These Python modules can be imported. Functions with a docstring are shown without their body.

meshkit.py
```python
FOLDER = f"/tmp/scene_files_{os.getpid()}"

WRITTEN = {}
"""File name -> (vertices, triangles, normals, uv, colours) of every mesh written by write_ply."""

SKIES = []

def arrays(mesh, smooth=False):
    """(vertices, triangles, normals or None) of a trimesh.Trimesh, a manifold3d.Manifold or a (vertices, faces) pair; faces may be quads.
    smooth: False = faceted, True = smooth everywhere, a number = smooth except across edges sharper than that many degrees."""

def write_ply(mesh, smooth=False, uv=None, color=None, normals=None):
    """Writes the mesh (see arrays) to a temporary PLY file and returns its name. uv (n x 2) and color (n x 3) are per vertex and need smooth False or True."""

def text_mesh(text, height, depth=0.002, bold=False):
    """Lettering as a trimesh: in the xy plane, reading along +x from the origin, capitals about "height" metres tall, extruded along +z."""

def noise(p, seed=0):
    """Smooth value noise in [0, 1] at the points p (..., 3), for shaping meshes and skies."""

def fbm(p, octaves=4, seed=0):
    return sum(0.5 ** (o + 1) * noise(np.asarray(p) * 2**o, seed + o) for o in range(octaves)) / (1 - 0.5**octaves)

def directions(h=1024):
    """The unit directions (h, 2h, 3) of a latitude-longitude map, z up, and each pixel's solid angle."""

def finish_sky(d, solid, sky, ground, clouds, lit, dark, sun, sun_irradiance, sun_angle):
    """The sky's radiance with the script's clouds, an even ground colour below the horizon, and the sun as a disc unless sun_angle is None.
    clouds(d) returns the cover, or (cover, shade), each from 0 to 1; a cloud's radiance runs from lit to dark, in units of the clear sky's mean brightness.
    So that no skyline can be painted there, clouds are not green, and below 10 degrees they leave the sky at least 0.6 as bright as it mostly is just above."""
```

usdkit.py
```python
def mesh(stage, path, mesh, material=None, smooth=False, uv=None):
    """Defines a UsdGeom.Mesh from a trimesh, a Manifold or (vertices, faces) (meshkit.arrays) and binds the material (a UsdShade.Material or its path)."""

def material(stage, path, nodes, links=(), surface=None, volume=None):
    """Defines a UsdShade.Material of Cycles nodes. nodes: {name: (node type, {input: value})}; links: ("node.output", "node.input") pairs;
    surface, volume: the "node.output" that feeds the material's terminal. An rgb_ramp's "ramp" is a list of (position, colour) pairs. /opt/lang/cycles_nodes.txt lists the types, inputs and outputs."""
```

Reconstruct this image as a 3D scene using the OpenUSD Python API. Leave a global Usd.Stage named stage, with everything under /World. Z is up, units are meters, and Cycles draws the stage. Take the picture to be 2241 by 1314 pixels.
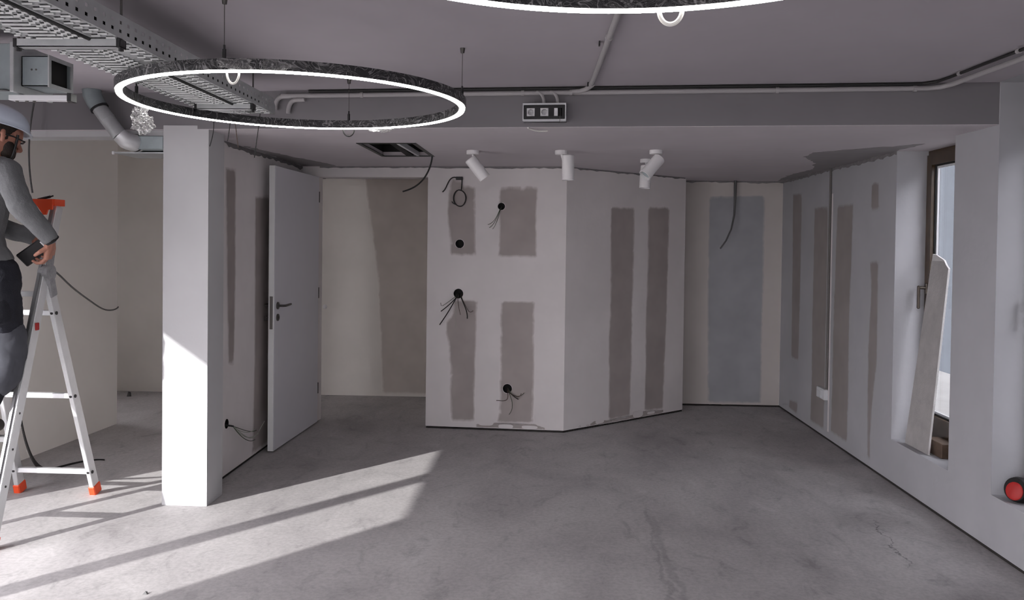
import math, random
import numpy as np
import trimesh, shapely, usdkit, meshkit
import manifold3d as m3
from shapely.geometry import Polygon, box as sbox, Point
from scipy.spatial import Delaunay
from pxr import Usd, UsdGeom, UsdLux, UsdShade, Gf, Sdf, Vt

stage = Usd.Stage.CreateInMemory()
UsdGeom.SetStageUpAxis(stage, 'Z'); UsdGeom.SetStageMetersPerUnit(stage, 1.0)
UsdGeom.Xform.Define(stage, '/World'); UsdGeom.Scope.Define(stage, '/World/Looks')
rng = np.random.default_rng(7)
A = np.array

# ------------------------------------------------------------------ camera, sky, sun, exposure
def rows(x, y, z, o):
    return Gf.Matrix4d(*[float(v) for r, w in ((x, 0), (y, 0), (z, 0), (o, 1)) for v in (*r, w)])

yaw, pitch, roll = np.radians([2.1, 1.1, .716])
f0 = A([-math.sin(yaw), math.cos(yaw), 0]); r0 = A([math.cos(yaw), math.sin(yaw), 0]); zz = A([0, 0, 1.])
fwd = math.cos(pitch) * f0 - math.sin(pitch) * zz; u0 = math.sin(pitch) * f0 + math.cos(pitch) * zz
right = math.cos(roll) * r0 + math.sin(roll) * u0; up = -math.sin(roll) * r0 + math.cos(roll) * u0
cam = UsdGeom.Camera.Define(stage, '/World/camera')
cam.AddTransformOp().Set(rows(right, up, -fwd, (0, 0, 1.516)))
cam.CreateHorizontalApertureAttr(36.0); cam.CreateFocalLengthAttr(28.916)
cam.CreateVerticalApertureOffsetAttr(-1.385)
cam.CreateClippingRangeAttr(Gf.Vec2f(0.05, 1000))
cam.CreateExposureAttr(0.2)

dome = UsdLux.DomeLight.Define(stage, '/World/sky')
dome.CreateColorAttr(Gf.Vec3f(.99, .95, 1.0)); dome.CreateIntensityAttr(2.2)
sun_dir = A([1, 1.193, -.701]); sun_dir /= np.linalg.norm(sun_dir)
sx = np.cross([0, 0, 1.], -sun_dir); sx /= np.linalg.norm(sx)
sun = UsdLux.DistantLight.Define(stage, '/World/sun')
sun.AddTransformOp().Set(rows(sx, np.cross(-sun_dir, sx), -sun_dir, (0, 0, 0)))
sun.CreateAngleAttr(.6); sun.CreateNormalizeAttr(True); sun.CreateColorAttr(Gf.Vec3f(1, .98, .965)); sun.CreateIntensityAttr(1.38)

# ------------------------------------------------------------------ materials
MATS = {}
def mat(name, nodes, links, surface='p.BSDF'):
    MATS[name] = usdkit.material(stage, '/World/Looks/' + name, nodes, links, surface=surface)
    return MATS[name]

def plain(name, col, rough=.6, metal=0., vary=.0, scale=6., bump=0., bscale=80., spec=.4, coat=0.):
    nodes = {'p': ('principled_bsdf', dict(base_color=col, roughness=rough, metallic=metal, specular_ior_level=spec, coat_weight=coat))}
    links = []
    if vary or bump:
        nodes['g'] = ('texture_coordinate', {})
    if vary:
        nodes['n'] = ('noise_texture', dict(scale=scale, detail=5., roughness=.6))
        lo, hi = [c * (1 - vary) for c in col], [min(1, c * (1 + vary)) for c in col]
        nodes['r'] = ('rgb_ramp', {'ramp': [(0.3, lo), (.5, col), (.7, hi)]})
        links += [('g.object', 'n.vector'), ('n.fac', 'r.fac'), ('r.color', 'p.base_color')]
    if bump:
        nodes['bn'] = ('noise_texture', dict(scale=bscale, detail=3.))
        nodes['b'] = ('bump', dict(strength=bump, distance=.01))
        links += [('g.object', 'bn.vector'), ('bn.fac', 'b.height'), ('b.normal', 'p.normal')]
    return mat(name, nodes, links)

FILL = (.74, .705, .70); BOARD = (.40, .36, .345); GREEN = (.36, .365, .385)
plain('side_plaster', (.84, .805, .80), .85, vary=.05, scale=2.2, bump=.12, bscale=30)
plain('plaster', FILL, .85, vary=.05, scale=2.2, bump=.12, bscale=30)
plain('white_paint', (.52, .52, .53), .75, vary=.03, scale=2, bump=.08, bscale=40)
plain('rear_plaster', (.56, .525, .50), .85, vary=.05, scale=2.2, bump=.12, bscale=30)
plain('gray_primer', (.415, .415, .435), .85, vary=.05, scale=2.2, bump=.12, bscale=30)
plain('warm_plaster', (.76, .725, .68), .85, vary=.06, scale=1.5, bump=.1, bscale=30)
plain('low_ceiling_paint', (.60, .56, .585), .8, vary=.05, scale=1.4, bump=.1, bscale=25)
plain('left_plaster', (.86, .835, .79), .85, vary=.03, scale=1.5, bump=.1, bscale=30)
plain('ceiling_paint', (.445, .415, .445), .8, vary=.05, scale=1.4, bump=.1, bscale=25)
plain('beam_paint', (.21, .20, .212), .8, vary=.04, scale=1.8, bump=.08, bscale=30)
plain('gap_shade', (.03, .027, .025), .9)
plain('unpainted', (.30, .285, .29), .9, vary=.06, scale=5)
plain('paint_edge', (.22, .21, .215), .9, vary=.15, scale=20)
plain('door_gray', (.72, .72, .765), .45, vary=.02, scale=3)
plain('door_edge', (.74, .75, .75), .5)
plain('steel', (.11, .105, .10), .35, metal=.6)
plain('bronze', (.06, .048, .038), .4, metal=.5)
plain('lock_steel', (.22, .21, .20), .4, metal=.7)
plain('galvanized', (.46, .475, .48), .45, metal=.35, vary=.10, scale=14)
plain('slot_metal', (.64, .66, .655), .45, metal=.2)
plain('duct_metal', (.30, .345, .355), .5, metal=.35, vary=.12, scale=9)
plain('aluminium', (.72, .73, .74), .42, metal=.55, vary=.05, scale=12)
plain('aluminium_dark', (.20, .20, .205), .5, metal=.5)
plain('hinge_gray', (.33, .33, .34), .5, metal=.2, vary=.2, scale=40)
plain('orange_plastic', (.80, .085, .025), .45)
plain('red_plastic', (.42, .018, .016), .5)
plain('black_plastic', (.016, .016, .017), .4)
plain('black_matt', (.012, .011, .011), .8)
plain('black_cable', (.02, .02, .02), .5)
plain('gray_cable', (.10, .10, .10), .55)
plain('gray_conduit', (.14, .13, .125), .6)
plain('wire_green', (.08, .10, .07), .5)
plain('wire_brown', (.07, .045, .035), .5)
plain('wire_pale', (.42, .44, .38), .5)
plain('conduit_gray', (.40, .385, .39), .55)
plain('conduit_dark', (.10, .10, .105), .55)
plain('lamp_white', (.78, .77, .77), .4)
plain('lens_glass', (.30, .36, .37), .12, coat=.6)
plain('socket_white', (.72, .72, .73), .4)
plain('brown_frame', (.05, .028, .012), .35, vary=.25, scale=18, coat=.3)
plain('brown_wood', (.10, .065, .045), .6, vary=.3, scale=12)
plain('gasket', (.015, .015, .015), .6)
plain('frame_white', (.65, .66, .68), .4)
plain('board_gray', (.40, .385, .375), .85, vary=.12, scale=9, bump=.2, bscale=50)
plain('board_core', (.58, .57, .56), .9, bump=.4, bscale=90)
plain('exterior_wall', (.122, .136, .156), .85, vary=.05, scale=3)
plain('exterior_ground', (.30, .29, .28), .9, vary=.1, scale=2)
plain('skin', (.36, .165, .115), .5, vary=.10, scale=30)
plain('hair', (.022, .014, .010), .7, vary=.3, scale=90, bump=.5, bscale=220)
plain('shirt', (.155, .16, .165), .9, vary=.10, scale=14, bump=.25, bscale=120)
plain('trousers', (.016, .017, .024), .9, vary=.25, scale=12, bump=.25, bscale=140)
plain('trouser_panel', (.075, .078, .092), .9, vary=.12, scale=12)
plain('helmet_white', (.62, .70, .80), .22, coat=.5)
plain('boot', (.03, .025, .02), .6)
plain('white_nylon', (.80, .79, .74), .45)

# concrete floor: mottled trowel clouds, pale dust, two long cracks
nd = {'g': ('geometry', {}),
      'm1': ('mapping', dict(scale=(.9, .55, 1), rotation=(0, 0, .25))), 'm2': ('mapping', dict(scale=(3.2, 2.0, 1), rotation=(0, 0, -.3))),
      'n1': ('noise_texture', dict(scale=1.6, detail=6., roughness=.62, distortion=.6)),
      'n2': ('noise_texture', dict(scale=2.1, detail=8., roughness=.7, distortion=.8)),
      'n3': ('noise_texture', dict(scale=45., detail=4., roughness=.6)),
      'r1': ('rgb_ramp', {'ramp': [(.28, (.32, .305, .308)), (.45, (.41, .393, .395)), (.58, (.46, .443, .443)), (.75, (.53, .517, .518))]}),
      'r2': ('rgb_ramp', {'ramp': [(.30, (.62, .62, .62)), (.45, (.95, .95, .95)), (.6, (1, 1, 1)), (.74, (1.25, 1.25, 1.25))]}),
      'r3': ('rgb_ramp', {'ramp': [(.35, (.90, .90, .90)), (.6, (1.06, 1.06, 1.06))]}),
      'x1': ('mix_color', dict(blend_type='multiply', fac=.75, use_clamp=False)), 'x2': ('mix_color', dict(blend_type='multiply', fac=1., use_clamp=False)),
      'p': ('principled_bsdf', dict(roughness=.62, specular_ior_level=.35)),
      'b': ('bump', dict(strength=.25, distance=.004))}
ln = [('g.position', 'm1.vector'), ('g.position', 'm2.vector'), ('m1.vector', 'n1.vector'), ('m2.vector', 'n2.vector'), ('g.position', 'n3.vector'),
      ('n1.fac', 'r1.fac'), ('n2.fac', 'r2.fac'), ('n3.fac', 'r3.fac'), ('r1.color', 'x1.a'), ('r2.color', 'x1.b'), ('x1.result', 'x2.a'), ('r3.color', 'x2.b'),
      ('n2.fac', 'b.height'), ('b.normal', 'p.normal')]
last = 'x2.result'
# crack: |x - (x0 + k*y) - wobble(y)| < w between two values of y
nd['sep'] = ('separate_xyz', {}); ln.append(('g.position', 'sep.vector'))
nd['cw'] = ('noise_texture', dict(scale=3.5, detail=6., roughness=.7)); ln.append(('g.position', 'cw.vector'))
nd['wob'] = ('math', dict(math_type='multiply_add', value2=.22, value3=-.11)); ln.append(('cw.fac', 'wob.value1'))
for i, (x0, k, w, ya, yb, dark) in enumerate([(.42, .042, .016, 2.6, 4.85, .80), (.585, .012, .028, 2.6, 4.75, .82), (1.26, .13, .004, 3.9, 4.7, .45), (.35, .02, .003, 5.0, 6.2, .8)]):
    nd[f'a{i}'] = ('math', dict(math_type='multiply_add', value2=-k, value3=-x0)); ln.append(('sep.y', f'a{i}.value1'))
    nd[f'c{i}'] = ('math', dict(math_type='add')); ln += [(f'a{i}.value', f'c{i}.value1'), ('sep.x', f'c{i}.value2')]
    nd[f'd{i}'] = ('math', dict(math_type='add')); ln += [(f'c{i}.value', f'd{i}.value1'), ('wob.value', f'd{i}.value2')]
    nd[f'e{i}'] = ('math', dict(math_type='absolute')); ln.append((f'd{i}.value', f'e{i}.value1'))
    nd[f'f{i}'] = ('map_range', dict(from_min=w * .4, from_max=w, to_min=1., to_max=0., clamp=True)); ln.append((f'e{i}.value', f'f{i}.value'))
    nd[f'h{i}'] = ('math', dict(math_type='subtract', value2=(ya + yb) / 2)); ln.append(('sep.y', f'h{i}.value1'))
    nd[f'i{i}'] = ('math', dict(math_type='absolute')); ln.append((f'h{i}.value', f'i{i}.value1'))
    nd[f'j{i}'] = ('map_range', dict(from_min=(yb - ya) / 2 - .15, from_max=(yb - ya) / 2, to_min=1., to_max=0., clamp=True)); ln.append((f'i{i}.value', f'j{i}.value'))
    nd[f'k{i}'] = ('math', dict(math_type='multiply')); ln += [(f'f{i}.result', f'k{i}.value1'), (f'j{i}.result', f'k{i}.value2')]
    nd[f'x{i+3}'] = ('mix_color', dict(blend_type='multiply', b=(dark, dark, dark))); ln += [(last, f'x{i+3}.a'), (f'k{i}.value', f'x{i+3}.fac')]
    last = f'x{i+3}.result'
ln.append((last, 'p.base_color'))
mat('concrete', nd, ln)

def patch_mat(name, board, fill):
    mat(name, {'a': ('attribute', {'attribute': 'fill'}), 'g': ('geometry', {}), 'm': ('mapping', dict(scale=(1, 1, .45))),
               'n': ('noise_texture', dict(scale=16., detail=4., roughness=.65)), 'n2': ('noise_texture', dict(scale=5., detail=4.)),
               's': ('math', dict(math_type='multiply_add', value2=.5, value3=-.25)), 'u': ('math', dict(math_type='add')),
               'q': ('map_range', dict(from_min=.15, from_max=.75, to_min=0., to_max=1., clamp=True)),
               'r': ('rgb_ramp', {'ramp': [(.3, [c * .93 for c in board]), (.7, [c * 1.07 for c in board])]}),
               'x': ('mix_color', dict(a=fill)), 'p': ('principled_bsdf', dict(roughness=.88, specular_ior_level=.25))},
        [('g.position', 'm.vector'), ('m.vector', 'n.vector'), ('g.position', 'n2.vector'), ('n.fac', 's.value1'), ('s.value', 'u.value1'), ('a.fac', 'u.value2'), ('u.value', 'q.value'),
         ('q.result', 'x.fac'), ('n2.fac', 'r.fac'), ('r.color', 'x.b'), ('x.result', 'p.base_color')])
patch_mat('bare_board', BOARD, FILL); patch_mat('dark_patch_far', (.56, .51, .47), (.76, .725, .68)); patch_mat('bare_green_board', GREEN, (.56, .525, .50)); patch_mat('bare_board_right', (.29, .265, .255), (.415, .415, .435))

# glass pane: mostly see-through with a fresnel gloss
mat('pane', {'t': ('transparent_bsdf', dict(color=(.93, .95, .96))), 'g': ('glossy_bsdf', dict(roughness=.02)), 'f': ('layer_weight', dict(blend=.5)), 'k': ('math', dict(math_type='power', value2=5.)), 'k2': ('math', dict(math_type='multiply_add', value2=.55, value3=.025)), 'm': ('mix_closure', {})},
    [('f.facing', 'k.value1'), ('k.value', 'k2.value1'), ('k2.value', 'm.fac'), ('t.BSDF', 'm.closure1'), ('g.BSDF', 'm.closure2')], surface='m.closure')
# thin crumpled clear film
mat('clear_film', {'t': ('transparent_bsdf', dict(color=(.96, .96, .96))), 'g': ('glossy_bsdf', dict(color=(.9, .9, .9), roughness=.18)), 'd': ('translucent_bsdf', dict(color=(.8, .8, .8))),
                   'w': ('layer_weight', dict(blend=.28)), 'm': ('mix_closure', {}), 'm2': ('mix_closure', dict(fac=.05))},
    [('w.facing', 'm.fac'), ('t.BSDF', 'm.closure1'), ('g.BSDF', 'm.closure2'), ('m.closure', 'm2.closure1'), ('d.BSDF', 'm2.closure2')], surface='m2.closure')
# black lamp housing still in its creased wrapping
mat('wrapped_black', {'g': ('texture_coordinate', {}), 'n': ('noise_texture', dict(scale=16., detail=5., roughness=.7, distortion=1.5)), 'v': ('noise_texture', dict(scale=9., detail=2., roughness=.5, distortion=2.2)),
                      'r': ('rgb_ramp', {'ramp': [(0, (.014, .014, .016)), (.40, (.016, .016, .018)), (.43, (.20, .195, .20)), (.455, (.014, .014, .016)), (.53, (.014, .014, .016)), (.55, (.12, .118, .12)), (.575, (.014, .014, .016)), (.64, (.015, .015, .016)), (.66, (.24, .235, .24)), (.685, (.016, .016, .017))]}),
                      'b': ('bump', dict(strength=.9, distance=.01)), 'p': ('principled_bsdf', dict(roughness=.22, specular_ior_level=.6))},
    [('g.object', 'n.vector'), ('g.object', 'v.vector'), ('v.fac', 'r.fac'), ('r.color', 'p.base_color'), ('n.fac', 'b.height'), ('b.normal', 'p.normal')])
mat('led', {'e': ('emission', dict(color=(1, .985, .95), strength=10.))}, [], surface='e.emission')

# ------------------------------------------------------------------ naming and things
USED = set()
def numbered(parent, name):
    p, i = f'{parent}/{name}', 0
    while p in USED:
        i += 1; p = f'{parent}/{name}_{i:03d}'
    USED.add(p); return p

def tag(prim, label=None, cat=None, group=None, kind=None):
    for k, v in (('label', label), ('category', cat), ('group', group), ('kind', kind)):
        if v: prim.SetCustomDataByKey(k, v)

class Thing:
    def __init__(s, name, label=None, cat=None, loc=(0, 0, 0), rot=None, group=None, kind=None):
        s.path = numbered('/World', name); s.loc = A(loc, float); s.local = rot is not None
        x = UsdGeom.Xform.Define(stage, s.path)
        if rot is not None: x.AddTransformOp().Set(rot)
        else: x.AddTranslateOp().Set(Gf.Vec3d(*map(float, loc)))
        s.prim = x.GetPrim(); tag(s.prim, label, cat, group, kind)
    def part(s, name, mesh, material, smooth=30, label=None, parent=None, kind=None, fill=None):
        path = numbered(parent or s.path, name)
        v, f, n = meshkit.arrays(mesh, False)
        if not s.local: v = v - s.loc
        m = usdkit.mesh(stage, path, trimesh.Trimesh(v, f, process=False), MATS[material], smooth=smooth)
        if fill is not None:
            UsdGeom.PrimvarsAPI(m).CreatePrimvar('fill', Sdf.ValueTypeNames.FloatArray, 'vertex').Set(Vt.FloatArray.FromNumpy(np.asarray(fill, np.float32)))
        if label or kind: tag(m.GetPrim(), label, None, None, kind)
        return path

def solo(name, mesh, material, label=None, cat=None, group=None, kind=None, smooth=30):
    path = numbered('/World', name)
    m = usdkit.mesh(stage, path, mesh, MATS[material], smooth=smooth); tag(m.GetPrim(), label, cat, group, kind); return path

# ------------------------------------------------------------------ mesh helpers
def bx(x0, x1, y0, y1, z0, z1, c=0.):
    if not c:
        return trimesh.creation.box(bounds=[[x0, y0, z0], [x1, y1, z1]])
    P = []
    for sx_ in (0, 1):
        for sy_ in (0, 1):
            for sz_ in (0, 1):
                o = A([(x0, x1)[sx_], (y0, y1)[sy_], (z0, z1)[sz_]]); d = A([c * (1 - 2 * sx_), c * (1 - 2 * sy_), c * (1 - 2 * sz_)])
                P += [o + d * A(k) for k in ((0, 1, 1), (1, 0, 1), (1, 1, 0))]
    return trimesh.convex.convex_hull(A(P))

def cat(*ms):
    return trimesh.util.concatenate([to_tm(m) for m in ms])

def to_tm(m):
    if hasattr(m, 'to_mesh'):
        q = m.to_mesh(); return trimesh.Trimesh(q.vert_properties[:, :3], q.tri_verts, process=False)
    return m

def frame(o, x, y, z):
    M = np.eye(4); M[:3, 0], M[:3, 1], M[:3, 2], M[:3, 3] = x, y, z, o; return M

def xf(m, M):
    m = to_tm(m).copy(); m.apply_transform(M); return m

def extrude(poly, h):
    """shapely polygon (with holes) -> trimesh from z=0 to z=h"""
    polys = [poly] if poly.geom_type == 'Polygon' else list(poly.geoms)
    cs = []
    for p in polys:
        cs.append(np.asarray(p.exterior.coords)[:-1]); cs += [np.asarray(i.coords)[:-1] for i in p.interiors]
    return to_tm(m3.CrossSection(cs, m3.FillRule.EvenOdd).extrude(h))

def prism(pts, z0, z1, holes=()):
    m = extrude(Polygon(pts, [list(h) for h in holes]), z1 - z0); m.apply_translation([0, 0, z0]); return m

def slab(a, b, poly, thick, back=0.):
    """wall from a to b (plan), its visible face looking right of a->b; poly in (along, z); thick goes away from the viewer"""
    a, b = A([*a, 0.]), A([*b, 0.]); d = (b - a) / np.linalg.norm(b - a); n = np.cross(d, zz)
    m = extrude(poly, thick)                       # local x along, y up, z thickness
    m.apply_transform(frame(a - n * (thick + back), d, zz, n)); return m

def tube(pts, r, sides=10, closed=False, caps=True, samples=0):
    p = A(pts, float)
    if samples:
        from scipy.interpolate import CubicSpline
        s = np.r_[0, np.cumsum(np.linalg.norm(np.diff(p, axis=0), axis=1))]; p = CubicSpline(s, p)(np.linspace(0, s[-1], samples))
    n = len(p); r = np.broadcast_to(r, (n,))
    t = (np.roll(p, -1, 0) - np.roll(p, 1, 0)) if closed else np.gradient(p, axis=0)
    t /= np.linalg.norm(t, axis=1, keepdims=True) + 1e-12
    u = np.cross(t[0], [0, 0, 1.] if abs(t[0][2]) < .9 else [1., 0, 0]); u /= np.linalg.norm(u)
    V = []; ang = np.arange(sides) * 2 * np.pi / sides
    for i in range(n):
        u = u - t[i] * (u @ t[i]); u /= np.linalg.norm(u); w = np.cross(t[i], u)
        V.append(p[i] + r[i] * (np.cos(ang)[:, None] * u + np.sin(ang)[:, None] * w))
    V = np.vstack(V); F = []
    for i in range(n if closed else n - 1):
        for j in range(sides):
            a_, b_ = i * sides + j, i * sides + (j + 1) % sides; c_, d_ = (a_ + sides) % len(V), (b_ + sides) % len(V)
            F += [(a_, b_, d_), (a_, d_, c_)]
    if caps and not closed:
        V = np.vstack([V, p[0], p[-1]])
        for j in range(sides):
            F += [(len(V) - 2, (j + 1) % sides, j), (len(V) - 1, (n - 1) * sides + j, (n - 1) * sides + (j + 1) % sides)]
    return trimesh.Trimesh(V, F, process=False)

def cyl(a, b, r, r2=None, sides=20):
    return tube([a, b], [r, r if r2 is None else r2], sides)

def lathe(prof, sides=32, o=(0, 0, 0), axis=(0, 0, 1.)):
    m = trimesh.creation.revolve(A(prof, float), sections=sides)
    M = trimesh.geometry.align_vectors([0, 0, 1.], A(axis, float)); M[:3, 3] = o; m.apply_transform(M); return m

def bar(a, b, w, h, side=(1, 0, 0), c=.0):
    """box beam from a to b, w across (along side), h the other way"""
    a, b = A(a, float), A(b, float); t = b - a; L = np.linalg.norm(t); t /= L
    s = A(side, float); s -= t * (s @ t); s /= np.linalg.norm(s); k = np.cross(t, s)
    return xf(bx(-w / 2, w / 2, -h / 2, h / 2, 0, L, c), frame(a, s, k, t))

def ring_points(c, r, n=64, a0=0., a1=2 * np.pi):
    t = np.linspace(a0, a1, n, endpoint=a1 - a0 < 6.28); return np.stack([c[0] + r * np.cos(t), c[1] + r * np.sin(t), np.full(n, float(c[2]))], 1)

def hull_chain(joints, closed_extra=()):
    """manifold of tapered bones: list of (p, r, q, s)"""
    parts = []
    for p, r, q, s in joints:
        a_ = m3.Manifold.sphere(1, 24).scale([r] * 3 if np.isscalar(r) else list(r)).translate(list(map(float, p)))
        b_ = m3.Manifold.sphere(1, 24).scale([s] * 3 if np.isscalar(s) else list(s)).translate(list(map(float, q)))
        parts.append(m3.Manifold.batch_hull([a_, b_]))
    return m3.Manifold.batch_boolean(parts, m3.OpType.Add)

def soften(m, edge=.02, it=10):
    t = to_tm(m.refine_to_length(edge)); t.merge_vertices()
    trimesh.smoothing.filter_taubin(t, lamb=.5, nu=.53, iterations=it); return t

# ------------------------------------------------------------------ setting
ZL, ZU, ZB = 2.15, 2.36, 2.62
floor = Thing('floor', 'bare grey concrete floor with trowel clouds and cracks', 'floor', kind='structure')
floor.part('slab', bx(-5.2, 2.7, -2.6, 8.3, -.12, 0), 'concrete')

beam_a, beam_b = A([-3.60, 4.755]), A([2.30, 4.2105])
hatch = [(-1.175, 5.19), (-.815, 5.17), (-.80, 5.925), (-1.165, 5.955)]
ceil = Thing('ceiling', 'smooth grey-painted upper ceiling over the front of the room', 'ceiling', kind='structure')
ceil.part('ceiling_slab', prism([(-3.62, -2.6), (2.7, -2.6), (2.7, 4.22), (2.30, 4.26), (-3.62, 4.80)], ZU, ZU + .1), 'ceiling_paint')
low = Thing('lowered_ceiling', 'lower grey plasterboard ceiling with a square hatch and spotlights', 'ceiling', kind='structure')
low.part('ceiling_board', prism([(-2.15, 4.822), (2.5, 4.4415), (2.5, 8.2), (-2.15, 8.2)], ZL, ZL + .03, [hatch]), 'low_ceiling_paint')
low.part('bay_drop', bx(-2.17, -2.15, 4.84, 8.2, ZL - .005, ZB), 'ceiling_paint')
low.part('bay_ceiling', bx(-5.2, -2.15, 4.8, 8.2, ZB, ZB + .05), 'plaster')
low.part('void_cover', bx(-2.15, 2.5, 4.6, 8.2, ZB, ZB + .05), 'black_matt')
bm = Thing('ceiling_beam', 'grey boxed beam across the room where the ceiling steps down', 'beam', kind='structure')
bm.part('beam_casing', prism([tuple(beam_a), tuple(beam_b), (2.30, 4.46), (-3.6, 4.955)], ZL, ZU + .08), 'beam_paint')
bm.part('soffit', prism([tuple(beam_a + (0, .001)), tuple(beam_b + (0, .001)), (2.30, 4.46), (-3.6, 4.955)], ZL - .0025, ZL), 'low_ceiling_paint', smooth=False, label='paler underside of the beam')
def ragged(pts, seed, amp):
    r_ = np.random.default_rng(seed); P_ = Polygon(pts); L_ = P_.exterior.length; n_ = int(L_ / .05)
    return Polygon([A(P_.exterior.interpolate(i * L_ / n_).coords[0]) + r_.normal(0, amp, 2) for i in range(n_)]).buffer(0)
for k_, pts_ in enumerate(([(2.27, 5.0), (2.27, 7.85), (2.20, 7.85), (2.13, 7.2), (2.15, 6.7), (2.02, 6.2), (1.80, 5.75), (1.78, 5.5), (2.0, 5.25), (2.2, 5.1)], [(-2.0, 5.3), (-2.0, 6.79), (-1.7, 6.76), (-1.74, 6.5), (-1.85, 6.1), (-1.93, 5.7)])):
    m = extrude(ragged(pts_, k_, .008), .001); m.apply_translation((0, 0, ZL - .001)); low.part('unpainted_edge', m, 'unpainted', smooth=False, label='darker ragged area left unpainted along the wall')
dirb = (beam_b - beam_a) / np.linalg.norm(beam_b - beam_a); nb = A([dirb[1], -dirb[0]])
def on_beam(x, off=0.):
    t = (x - beam_a[0]) / dirb[0]; return beam_a + dirb * t + nb * off
bm.part('edge_strip', prism([tuple(beam_a + (0, .03)), tuple(on_beam(-2.17, -.03)), tuple(on_beam(-2.17, -.2)), tuple(beam_a + (0, .2))], ZL - .036, ZL - .001), 'white_paint', label='pale strip under the left end of the beam')

col = Thing('column', 'square white plastered column in the sunlight', 'column', kind='structure')
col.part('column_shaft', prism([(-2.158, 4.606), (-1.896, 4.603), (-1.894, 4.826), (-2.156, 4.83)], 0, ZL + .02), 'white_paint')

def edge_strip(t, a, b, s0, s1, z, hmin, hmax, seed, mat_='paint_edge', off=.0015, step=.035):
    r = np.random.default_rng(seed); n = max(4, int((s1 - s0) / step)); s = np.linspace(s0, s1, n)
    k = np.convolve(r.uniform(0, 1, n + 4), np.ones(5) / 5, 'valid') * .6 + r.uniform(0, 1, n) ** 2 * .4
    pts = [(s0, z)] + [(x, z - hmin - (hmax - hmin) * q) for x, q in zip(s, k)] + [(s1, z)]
    t.part('ragged_paint_edge', slab(a, b, Polygon(pts).buffer(0), .001, back=-off), mat_)

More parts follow.
